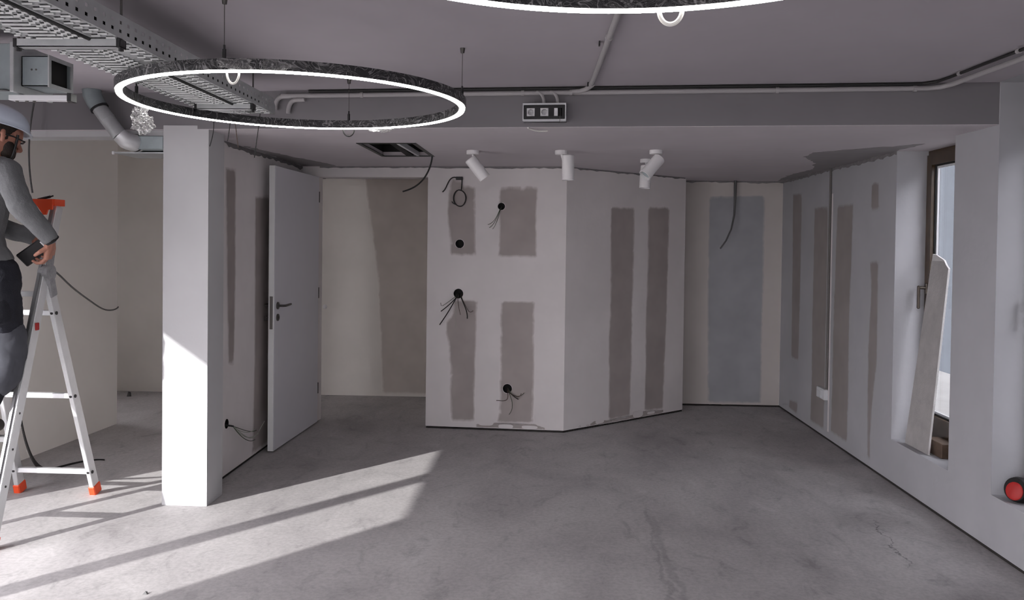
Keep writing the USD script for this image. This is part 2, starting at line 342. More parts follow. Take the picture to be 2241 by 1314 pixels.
def patch(t, a, b, pts, mat_='bare_board', off=.0008, wob=.004, seed=0, label=None, holes=()):
    """bare plasterboard left between filled joints, also two darker wall areas: a face 1 mm proud whose 'fill' runs from 0 at its smeared edge to 1"""
    r = np.random.default_rng(seed)
    P = Polygon(pts).buffer(0)
    L = P.exterior.length; n = int(L / .03)
    slim = P.bounds[3] - P.bounds[1] < .12
    out = A([P.exterior.interpolate(i * L / n).coords[0] for i in range(n)]) + r.normal(0, wob * (.25 if slim else .5), (n, 2))
    P2 = Polygon(out).buffer(0); P2 = P2 if P2.geom_type == 'Polygon' else max(P2.geoms, key=lambda g: g.area)
    pts_ = [np.asarray(P2.exterior.coords)[:-1]]
    x0, z0, x1, z1 = P2.bounds
    dx_, dz_ = (.03, .045) if z1 - z0 > .12 else (.02, .009)
    g = A([(x, z) for x in np.arange(x0, x1, dx_) for z in np.arange(z0, z1, dz_)]); g = g + r.normal(0, dz_ * .05, g.shape)
    inner = P2.buffer(-.008 if z1 - z0 > .12 else -.003); keep = shapely.contains_xy(inner, g[:, 0], g[:, 1]); pts_.append(g[keep])
    for h in holes:
        hp0 = Polygon(h); ex = np.asarray(hp0.buffer(.0035).exterior.coords)[:-1]; ex = ex[shapely.contains_xy(P2, ex[:, 0], ex[:, 1])]; pts_ = [q[~shapely.contains_xy(hp0.buffer(.003), q[:, 0], q[:, 1])] for q in pts_] + ([ex] if len(ex) else [])
    V = np.vstack(pts_); D = Delaunay(V); F = D.simplices
    c = V[F].mean(1); F = F[shapely.contains_xy(P2, c[:, 0], c[:, 1])]
    dist = np.array([P2.exterior.distance(Point(*v)) for v in V]); x0, z0, x1, z1 = P2.bounds; fill = np.clip(dist / (.03 if z1 - z0 > .12 else .008), 0, 1)
    for h in holes:                                   # real openings for the cable outlets
        c = V[F].mean(1); ring_ = Polygon(h); keep = ~shapely.intersects(ring_, shapely.polygons(V[F])); F = F[keep]
    a3, b3 = A([*a, 0.]), A([*b, 0.]); d = (b3 - a3) / np.linalg.norm(b3 - a3); nn = np.cross(d, zz)
    W3 = a3 + nn * off + V[:, :1] * d + V[:, 1:] * zz
    e1, e2 = W3[F[:, 1]] - W3[F[:, 0]], W3[F[:, 2]] - W3[F[:, 0]]; flip = np.cross(e1, e2) @ nn < 0
    F[flip] = F[flip][:, ::-1]
    t.part('bare_or_dark_patch', (W3, F), mat_, smooth=False, fill=fill, label=label)

PATCH = {
 'front': [
    [(0.186, 2.062), (0.277, 2.055), (0.293, 2.007), (0.406, 2.0), (0.404, 1.796), (0.413, 1.417), (0.186, 1.413), (0.173, 1.57), (0.152, 1.757), (0.158, 1.906)],
    [(0.585, 1.994), (0.764, 2.002), (0.775, 1.98), (0.797, 2.002), (0.912, 1.999), (0.901, 1.763), (0.909, 1.409), (0.578, 1.404), (0.586, 1.649), (0.579, 1.908)],
    [(0.213, 1.066), (0.432, 1.07), (0.423, 0.828), (0.419, 0.566), (0.414, 0.341), (0.417, 0.06), (0.205, 0.053), (0.191, 0.297), (0.193, 0.485), (0.179, 0.672), (0.155, 0.795), (0.154, 0.896), (0.207, 0.935)],
    [(0.604, 1.066), (0.895, 1.072), (0.9, 0.69), (0.901, 0.319), (0.897, 0.066), (0.714, 0.052), (0.579, 0.047), (0.6, 0.16), (0.602, 0.347), (0.602, 0.683)],
    [(0.415, 0.019), (0.415, 0.05), (0.60, 0.066), (0.9, 0.066), (0.94, 0.05), (1.0, 0.034), (1.0, 0.019)]],
 'angle': [
    [(0.496, 1.858), (0.811, 1.863), (0.809, 1.435), (0.798, 0.88), (0.801, 0.482), (0.788, 0.038), (0.507, 0.021), (0.504, 0.429), (0.492, 0.74), (0.51, 0.932), (0.5, 1.435)],
    [(0.963, 1.877), (1.268, 1.881), (1.258, 1.271), (1.249, 0.859), (1.234, 0.447), (1.219, 0.043), (0.952, 0.05), (0.96, 0.469), (0.951, 0.873), (0.965, 1.275)],
    [(0.147, 0.022), (0.177, 0.044), (0.292, 0.033), (0.345, 0.057), (0.507, 0.041), (0.799, 0.052), (0.951, 0.066), (1.219, 0.051), (1.22, 0.018), (0.952, 0.016), (0.8, 0.016), (0.508, 0.014)]],
 'side': [
    [(0.346, 1.988), (0.532, 1.991), (0.535, 1.302), (0.526, 0.911), (0.513, 0.702), (0.411, 0.717), (0.391, 1.014), (0.369, 1.424)],
    [(0.887, 1.833), (1.195, 1.861), (1.193, 0.941), (1.193, 0.02), (0.848, 0.02), (0.863, 0.138), (0.891, 0.647)]],  # mostly the shade behind the open door, painted in board colour
 'right': [
    [(0.406, 2.015), (0.683, 2.014), (0.692, 1.452), (0.685, 0.93), (0.672, 0.517), (0.446, 0.51), (0.435, 1.117)],
    [(0.413, 0.141), (0.68, 0.174), (0.663, 0.029), (0.405, 0.055)],
    [(1.007, 1.87), (1.349, 1.861), (1.36, 1.315), (1.361, 0.731), (1.361, 0.366), (1.347, 0.058), (0.998, 0.049), (1.016, 0.342), (1.005, 0.918)],
    [(1.542, 1.866), (1.888, 1.859), (1.874, 1.468), (1.855, 0.995), (1.864, 0.49), (1.86, 0.066), (1.493, 0.073), (1.503, 0.427), (1.503, 0.963), (1.525, 1.463)],
    [(2.199, 1.991), (2.332, 1.975), (2.357, 1.776), (2.195, 1.773)],
    [(2.196, 1.44), (2.358, 1.455), (2.364, 1.042), (2.365, 0.732), (2.31, 0.473), (2.282, 0.248), (2.284, 0.059), (2.213, 0.056), (2.203, 0.389), (2.196, 0.835), (2.224, 1.219)]],
 'back': [[(0.263, 2.01), (0.809, 2.024), (0.81, 1.269), (0.801, 0.572), (0.807, 0.022), (0.28, 0.016), (0.266, 0.825)]],
 'far': [[(0.432, 2.203), (0.627, 2.205), (1.125, 2.209), (1.149, 0.015), (0.63, 0.015), (0.607, 0.487), (0.574, 1.121), (0.505, 1.662), (0.448, 1.978)]]}

def wall(name, a, b, z1, thick, material, label, holes=(), z0=.017, key=None, pmat='bare_board', edge=None, gap=True, part_='wall_board'):
    a, b = A(a, float), A(b, float); L = float(np.linalg.norm(b - a))
    t = Thing(name, label, 'wall', kind='structure')
    t.part(part_, slab(a, b, Polygon([(0, z0), (L, z0), (L, z1), (0, z1)], [list(h) for h in holes]), thick), material)
    if gap: t.part('base_shade', slab(a, b, sbox(0.004, -.01, L - .004, z0 + .002), thick - .03, back=.004), 'gap_shade')  # near-flush dark strip painting the shade in the gap under the board
    for i, p in enumerate(PATCH.get(key, [])): patch(t, a, b, p, pmat, seed=i + len(name), holes=holes if key == 'front' else ())
    if edge: edge_strip(t, a, b, edge[0], edge[1], edge[2], edge[3], edge[4], len(name))
    return t, a, b

def dab(t, a, b, s_, z, w, h, mat_='plaster'):
    a, b = A(a, float), A(b, float)
    t.part('filler_dab', slab(a, b, Polygon([(s_ + w / 2 * math.copysign(abs(math.cos(q)) ** .6, math.cos(q)), z + h / 2 * math.copysign(abs(math.sin(q)) ** .7, math.sin(q))) for q in np.linspace(0, 2 * math.pi, 20, endpoint=False)]), .001, back=-.0022), mat_)

def rect(s0, s1, z0, z1): return [(s0, z0), (s1, z0), (s1, z1), (s0, z1)]
def disc(s, z, r, n=20): return [(s + r * math.cos(k * 2 * math.pi / n), z + r * math.sin(k * 2 * math.pi / n)) for k in range(n)]

bA, bB, bC = (-.942, 6.713), (.19, 6.635), (1.308, 7.605)
HOLES = [(.607, 1.827, .030), (.268, 1.519, .036), (.262, 1.112, .040), (.674, .345, .038)]      # cable holes in the front of the box: along, z, radius
wf, fa, fb = wall('wall_front', bA, bB, ZL + .02, .1, 'plaster', 'front of the boxed-out drywall partition, patched with filler', holes=[disc(*h) for h in HOLES], key='front', edge=(0, 1.13, ZL, .003, .028))
for s_, z_, w_, h_ in ((.275, .036, .13, .028), (.50, .062, .13, .05), (.665, .036, .12, .034), (.86, .036, .13, .026)): dab(wf, bA, bB, s_, z_, w_, h_)
wa, _, _ = wall('wall_angled', bB, bC, ZL + .02, .1, 'plaster', 'angled drywall face with two tall bare strips', key='angle', edge=(0, 1.47, ZL, .003, .028))
for s_, z_, w_, h_ in ((.22, .036, .07, .026), (.41, .040, .10, .03), (.88, .05, .13, .06), (1.05, .04, .10, .024)): dab(wa, bB, bC, s_, z_, w_, h_)
wall('wall_return', bC, (1.308, 7.95), ZL + .02, .1, 'plaster', 'short return behind the angled drywall face')
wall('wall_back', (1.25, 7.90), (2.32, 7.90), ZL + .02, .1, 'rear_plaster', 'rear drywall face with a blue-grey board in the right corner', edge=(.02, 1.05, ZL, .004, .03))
tb = Thing('wall_back_panel', 'blue-grey moisture board left bare in the rear wall', 'wall', kind='structure')
for p in PATCH['back']: patch(tb, (1.308, 7.9), (2.274, 7.9), p, 'bare_green_board', seed=3)
side_hole = (.393, .343, .032)
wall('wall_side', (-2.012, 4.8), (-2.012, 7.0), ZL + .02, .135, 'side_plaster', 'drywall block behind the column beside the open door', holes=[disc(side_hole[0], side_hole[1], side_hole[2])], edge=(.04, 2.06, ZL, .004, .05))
ts = Thing('wall_side_panel', 'bare plasterboard strip and a painted shade strip on the drywall block behind the column', 'wall', kind='structure')
for i, p in enumerate(PATCH['side']): patch(ts, (-2.012, 4.8), (-2.012, 7), p, seed=5 + i)
solo('wall_side_upper', bx(-2.147, -2.02, 4.96, 7.0, ZL + .02, ZB), 'plaster', 'upper part of the drywall block above the lowered ceiling', 'wall', kind='structure')
hA, hB = A((-2.012, 6.822)), A((-.942, 6.713)); hd = (hB - hA) / np.linalg.norm(hB - hA); Lh = float(np.linalg.norm(hB - hA))
wh = Thing('wall_header', 'filled drywall header over the doorway', 'wall', kind='structure')
wh.part('header_board', slab(hA, hB, Polygon([(0, .012), (.135, .012), (.135, 2.062), (Lh, 2.062), (Lh, ZL + .02), (0, ZL + .02)]), .11), 'plaster')
edge_strip(wh, hA, hB, .15, Lh, ZL, .003, .02, 4)
# back room behind the doorway and the corridor on the left
wfar, _, _ = wall('wall_far', (-5.1, 8.08), (-.80, 8.08), ZB, .1, 'warm_plaster', 'far plastered wall of the room behind the doorway', gap=False, z0=0)
for i, p in enumerate(PATCH['far']): patch(wfar, (-2.2, 8.08), (-.9, 8.08), p, 'dark_patch_far', seed=9)  # browner, darker area on the right of the far wall
wall('wall_room_right', (-.86, 8.1), (-.86, 6.75), ZB, .06, 'warm_plaster', 'right-hand wall of the room behind the doorway', gap=False, z0=0)
wall('wall_left', (-3.56, 5.0), (-3.485, 6.629), ZB, .2, 'left_plaster', 'left plastered wall behind the ladder', z0=.0, gap=False)
wall('wall_left_return', (-3.685, 6.629), (-5.1, 6.629), ZB, .05, 'warm_plaster', 'end face of the left wall', z0=0, gap=False)
wall('wall_corridor', (-5.1, 6.6), (-5.1, 8.1), ZB, .05, 'warm_plaster', 'end of the corridor on the left', z0=0, gap=False, holes=[rect(.35, 1.15, .9, 1.7)])  # unseen opening added to light the corridor and the far room
# glazed left front that lets the sun in
MZ = 2.0
wall('wall_facade', (-3.56, -2.5), (-3.56, 5.0), 2.64, .04, 'white_paint', 'glazed left front that the sun shines through', z0=0, gap=False,
     holes=[rect(.1, 1.9, .1, MZ), rect(2.5 + 1.08, 2.5 + 1.82, .1, MZ), rect(2.5 + 1.97, 2.5 + 4.03, .1, MZ)])
wall('wall_rear', (2.6, -2.5), (-3.6, -2.5), 2.5, .06, 'white_paint', 'rear wall behind the viewer with an opening added for light', z0=0, gap=False, holes=[rect(2.2, 4.2, .6, 2.1)])  # unseen opening, put in so daylight reaches faces turned to the viewer

# right wall with two deep window niches
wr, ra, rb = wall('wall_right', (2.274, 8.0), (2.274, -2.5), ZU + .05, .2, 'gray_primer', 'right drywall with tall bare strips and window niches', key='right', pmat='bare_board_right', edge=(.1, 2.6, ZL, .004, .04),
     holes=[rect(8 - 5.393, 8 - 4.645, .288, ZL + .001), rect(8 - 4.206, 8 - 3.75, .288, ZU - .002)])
solo('added_low_wall', bx(6.0, 6.2, -8, 5.5, -.4, 3.6), 'exterior_wall', 'unseen low wall added opposite the right niches to limit their sky light', 'wall', kind='structure')  # unseen, height set to meter the sky light reaching the right windows
solo('exterior_wall', bx(6.0, 6.2, 5.5, 30, -.4, 8.0), 'exterior_wall', 'pale outside wall seen through the narrow window', 'wall', kind='structure')
solo('shade_block_above', bx(-3.62, 2.72, -2.6, 14, 2.75, 9.0), 'exterior_wall', 'unseen block added above the room to shade the outside wall', 'building', kind='structure')  # unseen mass added to keep the sun off the outside wall
solo('shade_block_side', bx(-10, -5.2, 4.6, 6.58, -.3, 9.0), 'exterior_wall', 'unseen block added beside the corridor to keep the sun out of it', 'building', kind='structure')  # unseen mass added to keep direct sun out of the corridor opening
solo('exterior_ground', prism([(-25, -25), (25, -25), (25, 30), (-25, 30)], -.5, -.3), 'exterior_ground', 'ground outside the building', 'ground', kind='structure')

def window(name, label, y0, y1, z0, z1, handle=True):
    t = Thing(name, label, 'window', kind='structure'); x = 2.474
    def fr(x0, x1, a0, a1, b0, b1, w, wb): 
        return extrude(Polygon([(a0, b0), (a1, b0), (a1, b1), (a0, b1)], [[(a0 + w, b0 + wb), (a1 - w, b0 + wb), (a1 - w, b1 - w), (a0 + w, b1 - w)]]), x1 - x0)
    def place(m, x0): return xf(m, frame((x0, 0, 0), (0, 1, 0), (0, 0, 1), (1, 0, 0)))
    t.part('outer_frame', place(fr(x, x + .045, y0 - .01, y1 + .01, z0, z1, .045, .045), x), 'brown_frame')
    t.part('sash', place(fr(x - .018, x + .034, y0 + .02, y1 - .02, z0 + .03, z1 - .03, .065, .16), x - .018), 'brown_frame')
    t.part('gasket', place(fr(x + .01, x + .02, y0 + .082, y1 - .082, z0 + .187, z1 - .092, .012, .012), x + .002), 'gasket')
    t.part('bead', place(fr(x + .02, x + .03, y0 + .093, y1 - .093, z0 + .198, z1 - .103, .014, .014), x + .012), 'frame_white')
    t.part('pane', bx(x + .026, x + .032, y0 + .08, y1 - .08, z0 + .18, z1 - .09), 'pane', smooth=False)
    if handle:
        yh = y1 - .055
        h = t.part('handle', cat(bx(x - .03, x - .018, yh - .015, yh + .015, 1.235, 1.305, .004), cyl((x - .03, yh, 1.275), (x - .068, yh, 1.275), .009, sides=12), bx(x - .078, x - .062, yh - .010, yh + .010, 1.14, 1.288, .005)), 'bronze', label='dark metal window handle')
    return t
window('window_1', 'narrow brown-framed window in the niche behind the leaning board', 4.645, 5.393, .288, ZL)
window('window_2', 'brown-framed window in the niche at the right edge', 3.75, 4.206, .288, 2.2)
solo('window_2_lintel', bx(2.474, 2.56, 3.75, 4.206, 2.2, ZU), 'gray_primer', 'infill above the right edge window', 'lintel', kind='structure')

# ------------------------------------------------------------------ door
d0, d1 = A([-1.867, 6.808]), A([-1.957 + .047, 5.806])          # hinge and free end of its visible face
dd = (d1 - d0) / np.linalg.norm(d1 - d0); dn = A([dd[1], -dd[0]])
if dn[0] < 0: dn = -dn
DL = float(np.linalg.norm(d1 - d0)); D3 = lambda s, off, z: A([*(d0 + dd * s + dn * off), z])
door = Thing('door_1', 'grey flush door standing open beside the doorway', 'door', loc=(d0[0], d0[1], 0), kind='structure')
dfr = lambda s, off, z: frame(D3(s, off, z), A([*dd, 0]), A([*dn, 0]), zz)
def dbox(s0, s1, o0, o1, z0, z1, c=0.): return xf(bx(s0, s1, o0, o1, z0, z1, c), frame(A([*d0, 0.]), A([*dd, 0.]), A([*dn, 0.]), zz))
door.part('leaf', dbox(0, DL - .003, -.044, 0, .012, 2.062, .002), 'door_gray')
door.part('leaf_edge', dbox(DL - .003, DL, -.042, -.002, .014, 2.06), 'door_edge', label='pale lipped front edge of the door')
door.part('lock_plate', dbox(DL, DL + .002, -.033, -.010, .89, 1.125, .0008), 'lock_steel')
for sgn, nm in ((1, 'handle'), (-1, 'handle')):
    o = 0 if sgn > 0 else -.044; z = 1.055
    rose = lathe([(0, 0), (.026, 0), (.026, .007), (.022, .009), (0, .009)], 20, D3(DL - .065, o, z), A([*(dn * sgn), 0]))
    lever = tube([D3(DL - .065, o, z), D3(DL - .065, o + sgn * .045, z), D3(DL - .085, o + sgn * .055, z), D3(DL - .19, o + sgn * .055, z + .004)], [.009, .009, .009, .008], 10)
    door.part(nm, cat(rose, lever), 'steel', label='dark metal lever handle')
    esc = lathe([(0, 0), (.026, 0), (.026, .007), (.022, .009), (.008, .009), (.008, .014), (0, .014)], 20, D3(DL - .065, o, z - .085), A([*(dn * sgn), 0]))
    door.part('escutcheon', esc, 'steel')
door.part('key', cat(cyl(D3(DL - .065, -.05, .968), D3(DL - .065, -.085, .968), .004, sides=8), dbox(DL - .067, DL - .063, -.10, -.078, .945, .98)), 'steel')
for z in (.25, 1.05, 1.85):
    door.part('hinge', cyl(D3(-.008, -.004, z), D3(-.008, -.004, z + .09), .009, sides=12), 'steel')

# ------------------------------------------------------------------ ring lamps
def ring_lamp(label, c, r, ang_cables, red=False, loops=(), film=()):
    t = Thing('ring_lamp', label, 'lamp', loc=c)
    z = c[2]; w, h = .032, .042
    prof = [(r - w, z + .004), (r, z + .004), (r, z + h), (r - w, z + h), (r - w, z + .004)]
    o = (c[0], c[1], 0)
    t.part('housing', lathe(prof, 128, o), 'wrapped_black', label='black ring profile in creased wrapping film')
    t.part('diffuser', lathe([(r - w + .004, z + .004), (r - w + .006, z - .002), (r - .006, z - .002), (r - .004, z + .004), (r - w + .004, z + .004)], 128, o), 'led', label='glowing white light strip')
    for a in ang_cables:
        p = A([c[0] + (r - w / 2) * math.cos(a), c[1] + (r - w / 2) * math.sin(a), 0])
        g = t.part('gripper', cat(cyl(p + zz * (z + h - .002), p + zz * (z + h + .035), .007, sides=10), cyl(p + zz * (z + h + .035), p + zz * (z + h + .05), .004, sides=8)), 'black_plastic')
        t.part('suspension_cable', cyl(p + zz * (z + h + .03), p + zz * (ZU - .02), .0013, sides=6), 'steel', parent=g)
        t.part('ceiling_cap', cat(cyl(p + zz * (ZU - .022), p + zz * ZU, .008, .011, sides=12)), 'steel')
    for a, rad, m_, wd in loops:
        p = A([c[0] + (r - w / 2) * math.cos(a), c[1] + (r - w / 2) * math.sin(a), z + .004]); tt = A([-math.sin(a), math.cos(a), 0])
        pts = [p + tt * rad * 1.0 * math.cos(k) + zz * (-rad * (1.9 if a < 0 else 1.25) * math.sin(k) - .004) for k in np.linspace(-.15, math.pi + .15, 22)]
        t.part('cable_loop', tube(pts, wd, 8), m_)
    if red:
        a = math.pi / 2
        t.part('red_tape', lathe([(r - w - .0016, z + h - .012), (r - w - .0006, z + h - .012), (r - w - .0006, z + h + .001), (r - w - .0016, z + h + .001), (r - w - .0016, z + h - .012)], 400, o).slice_plane((o[0], o[1] + r * .995, 0), (0, 1, 0)), 'red_plastic')
    return t
pi = math.pi
R1 = ring_lamp('glowing ring lamp hanging whole in view by the cable tray', (-1.059, 3.53, 2.105), .721, (1.5, .02, -1.645, 3.17), loops=[(-1.60, .022, 'white_nylon', .0042), (1.50, .030, 'black_cable', .0038)])
R2 = ring_lamp('glowing ring lamp cut off by the top of the picture', (.159, 1.351, 2.105), .751, (.4, 2.6, 4.6), red=True, loops=[(1.362, .028, 'white_nylon', .0062)])

def film(name, label, base, size, seed, down=1.):
    r = np.random.default_rng(seed); m = trimesh.creation.icosphere(4, 1.0); v = m.vertices.copy()
    n = meshkit.fbm(v * 1.5 + seed, 3, seed) ; n2 = np.abs(meshkit.noise(v * 3.2 + 3 * seed, seed))
    n = (n - n.mean()) / n.std(); n2 = (n2 - n2.mean()) / n2.std()
    v *= (1 + .20 * n - .09 * n2)[:, None]; v *= A(size); v += A(base); m.vertices = v; return m
fz = Thing('plastic_wrap', 'crumpled clear film hanging from the left side of the ring lamp', 'plastic film', loc=(-1.80, 3.6, 2.06))
fz.part('film_neck', film('', '', (-1.790, 3.60, 2.085), (.034, .03, .036), 3), 'clear_film', smooth=40)
fz.part('film_bundle', film('', '', (-1.775, 3.60, 2.030), (.040, .035, .034), 5), 'clear_film', smooth=40)
fw = Thing('plastic_wrap', 'loose clear film bunched on the near side of the ring lamp', 'plastic film', loc=(-1.0, 2.83, 2.13))
fw.part('film_fold', film('', '', (-1.06, 2.803, 2.124), (.055, .009, .020), 8), 'clear_film', smooth=40)
fw.part('film_fold', film('', '', (-.93, 2.815, 2.122), (.05, .009, .018), 11), 'clear_film', smooth=40)
fw2 = Thing('plastic_wrap', 'scrap of clear film on the far side of the ring lamp', 'plastic film', loc=(-.87, 4.23, 2.12))
fw2.part('film_fold', film('', '', (-.83, 4.215, 2.112), (.06, .03, .022), 14), 'clear_film', smooth=40)

# ------------------------------------------------------------------ cable tray
TX0, TX1, TZ, TY0, TY1 = -1.700, -1.375, 2.17, .4, 4.17
tray = Thing('cable_tray', 'perforated galvanised cable tray running under the upper ceiling', 'cable tray', loc=(-1.54, TY0, TZ))
cols = [(-1.688, .016), (-1.668, .012), (-1.603, .085), (-1.543, .016), (-1.520, .016), (-1.497, .014), (-1.432, .026), (-1.397, .026)]
slots, lips = [], []
for ci, (cx_, wd) in enumerate(cols):
    pitch_ = .05 if wd < .05 else .042
    if ci in (3, 4, 5): pitch_ = .036
    for k in range(int((TY1 - TY0 - .06) / pitch_)):
        y = TY0 + .03 + (k + (.5 if ci % 2 else 0)) * pitch_
        if y > TY1 - .03: continue
        slots.append(sbox(cx_ - wd / 2, y - .006, cx_ + wd / 2, y + .006))
        lips.append(xf(trimesh.creation.box(extents=(wd + .004, .010, .005)), trimesh.transformations.translation_matrix((cx_, y + .009, TZ - .0025)) @ trimesh.transformations.rotation_matrix(.35, (1, 0, 0))))
plate = sbox(TX0, TY0, TX1, TY1).difference(shapely.union_all(slots))
m = extrude(plate, .0015); m.apply_translation((0, 0, TZ)); tray.part('bottom_panel', m, 'galvanized', smooth=False)
tray.part('slot_lip', cat(*lips), 'slot_metal', smooth=False, kind='stuff')
TH = .075
for x in (TX0, TX1):
    sl = [sbox(TY0 + .02 + k * .05, z - .0055, TY0 + .02 + k * .05 + .016, z + .0055) for k in range(int((TY1 - TY0 - .04) / .05)) for z in (.022, .050)]
    g = Polygon([(TY0, 0), (TY1, 0), (TY1, TH * .55), (TY1 - .04, TH), (TY0, TH)]).difference(shapely.union_all(sl))
    m = xf(extrude(g, .0015), frame((x, 0, TZ), (0, 1, 0), (0, 0, 1), (1, 0, 0))); tray.part('side_rail', m, 'galvanized', smooth=False)
    tray.part('top_flange', bx(x - .0, x + .012 if x < -1.5 else x - .012, TY0, TY1 - .04, TZ + TH - .001, TZ + TH + .0005) if x < -1.5 else bx(x - .012, x, TY0, TY1 - .04, TZ + TH - .001, TZ + TH + .0005), 'galvanized', smooth=False)
ORD = 'first second third fourth fifth sixth seventh eighth ninth'.split()
for k in range(9):
    xk = -1.675 + .033 * k + .004 * math.sin(k * 2.1)
    pts = [(xk + .006 * math.sin(y * 1.7 + k), y, TZ + .018 + .012 * (k % 3) + .004 * math.sin(y * 2.3 + 2 * k)) for y in np.linspace(TY0 + .1, TY1 - .12, 24)]
    solo('slot_dark_cable', tube(pts, .013, 8), 'black_matt', f'black cable added to darken the cable tray slots, {ORD[k]} from the left', 'cable', group='cables added to darken the tray slots')  # put in so the slots of the tray read dark
solo('black_cable', tube([(-1.463, TY0, TZ - .010), (-1.464, 2.0, TZ - .010), (-1.462, 2.60, TZ - .010)], .006, 8), 'black_cable', 'straight black cable along the near underside of the cable tray', 'cable')
solo('black_cable', tube([(-1.463, 3.0, TZ - .010), (-1.462, 3.82, TZ - .010)], .006, 8), 'black_cable', 'straight black cable under the far part of the tray inside the ring', 'cable')
def strut(y, x0, x1, label):
    t = Thing('support_strut', label, 'support rail', loc=((x0 + x1) / 2, y, TZ - .03), group=None)
    t.part('channel', cat(bx(x0, x1, y - .02, y + .02, TZ - .03, TZ - .0275), bx(x0, x1, y - .02, y - .0175, TZ - .03, TZ - .004), bx(x0, x1, y + .0175, y + .02, TZ - .03, TZ - .004)), 'galvanized', smooth=False)
    for x in (x0 + .006, x1 - .006):
        r_ = t.part('threaded_rod', cyl((x, y, TZ - .04), (x, y, ZU), .004, sides=8), 'steel')
        t.part('nut', cyl((x, y, TZ - .04), (x, y, TZ - .03), .008, sides=6), 'black_plastic', parent=r_)
        t.part('end_cap', bx(x - .006, x + .006, y - .021, y + .021, TZ - .031, TZ - .003), 'black_plastic')
strut(2.64, -1.725, -1.372, 'steel strut holding the near stretch of the cable tray')
strut(3.86, -1.652, -1.372, 'steel strut near the far end of the cable tray')

# stray thin wires hanging from the far end of the tray
for i, (pts, lb) in enumerate([
    ([(-1.699, 4.16, 2.18), (-1.725, 4.25, 2.10), (-1.757, 4.28, 2.015)], 'thin dark wire hanging in front of the column top'),
    ([(-1.61, 4.165, 2.172), (-1.64, 4.25, 2.11), (-1.655, 4.26, 2.04)], 'short thin wire hanging right of the column top'),
    ([(-1.585, 4.165, 2.172), (-1.612, 4.27, 2.09), (-1.605, 4.28, 2.01)], 'pale thin wire hanging furthest down beside the column'),
    ([(-1.45, 4.165, 2.172), (-1.488, 4.24, 2.08), (-1.512, 4.26, 1.955)], 'long dark wire hanging below the end of the tray')]):
    solo('hanging_wire', tube(pts, .0022, 6, samples=10), 'black_cable' if i != 2 else 'wire_brown', lb, 'wire')

# ------------------------------------------------------------------ ventilation, top left
vb = Thing('air_outlet', 'square galvanised air outlet box with a black opening, below the tray', 'air vent', loc=(-2.0, 3.3, 2.13))
x0, x1, y0, y1, z0, z1 = -2.065, -1.955, 3.19, 3.35, 2.120, 2.238
vb.part('casing', cat(bx(x0, x0 + .003, y0, y1, z0, z1), bx(x0, x1, y0, y0 + .003, z0, z1), bx(x0, x1, y1 - .003, y1, z0, z1), bx(x0, x1, y0, y1, z0, z0 + .003), bx(x0, x1, y0, y1, z1 - .003, z1)), 'duct_metal', smooth=False)
vb.part('opening', bx(x1 - .03, x1 - .02, y0 + .003, y1 - .003, z0 + .003, z1 - .003), 'black_matt')  # black plate painting the shade inside the outlet
vb.part('opening_frame', xf(extrude(sbox(y0 - .004, z0 - .004, y1 + .004, z1 + .004).difference(sbox(y0 + .012, z0 + .012, y1 - .012, z1 - .012)), .005), frame((x1 - .002, 0, 0), (0, 1, 0), (0, 0, 1), (1, 0, 0))), 'galvanized', smooth=False)
for k in (0, 1):
    vb.part('rivet', lathe([(0, 0), (.004, 0), (.003, .002), (0, .003)], 10, (-2.025 + .018 * k, y0, 2.185), (0, -1, 0)), 'steel')
vd = Thing('air_duct', 'large rectangular sheet metal duct at the left edge below the tray', 'duct', loc=(-2.4, 3.3, 2.12))
vd.part('duct_body', bx(-3.2, -2.072, 3.15, 3.40, 2.10, 2.278, .002), 'duct_metal')
vd.part('duct_flange', bx(-2.085, -2.068, 3.145, 3.405, 2.09, 2.285, .002), 'galvanized')
vd.part('bottom_flap', xf(bx(-2.5, -2.10, 0, .25, 0, .003), frame((0, 2.95, 2.070), (1, 0, 0), A([0, .99, .12]), A([0, -.12, .99]))), 'aluminium_dark')
ml = Thing('mounting_rail', 'pale channel rail under the air outlet box', 'support rail', loc=(-2.0, 3.3, 2.1))
ml.part('channel', bx(-2.113, -1.875, 3.18, 3.22, 2.063, 2.084, .002), 'frame_white')
ml.part('end_cap', bx(-1.877, -1.860, 3.178, 3.222, 2.058, 2.092, .002), 'black_plastic')
for k, x in enumerate((-2.09, -2.05, -2.02, -1.88)):
    ml.part('bolt', cyl((x, 3.20, 2.056), (x, 3.20, 2.064), .006, sides=6), 'steel')
YP = 4.575
pp = Thing('vent_pipe', 'round metal ventilation pipe angling down under the beam', 'pipe', loc=(-2.45, YP, 2.2))
pp.part('clear_elbow', tube([(-2.545, YP - .02, 2.36), (-2.542, YP - .02, 2.33), (-2.53, YP - .01, 2.295), (-2.508, YP - .005, 2.258)], [.050, .050, .049, .046], 24), 'duct_metal', label='wide upper elbow')
pp.part('clamp_ring', tube([(-2.512, YP - .005, 2.264), (-2.506, YP - .005, 2.254)], .050, 24), 'black_plastic')
pp.part('pipe', tube([(-2.508, YP - .005, 2.258), (-2.455, YP, 2.185), (-2.395, YP + .005, 2.105)], .041, 24), 'galvanized')
pp.part('seam', tube([(-2.468, YP, 2.203), (-2.463, YP, 2.196)], .043, 24), 'galvanized')
pp.part('lower_elbow', tube([(-2.40, YP + .005, 2.112), (-2.372, YP + .02, 2.082), (-2.345, YP + .05, 2.073), (-2.335, YP + .10, 2.073)], [.042, .048, .050, .048], 24), 'aluminium', label='bright lower elbow')
pp.part('clamp_ring', tube([(-2.340, YP + .065, 2.073), (-2.338, YP + .075, 2.073)], .0515, 24), 'black_plastic')
fd = Thing('flat_duct', 'flat grey duct running under the beam behind the column', 'duct', loc=(-2.3, 4.9, 2.05))
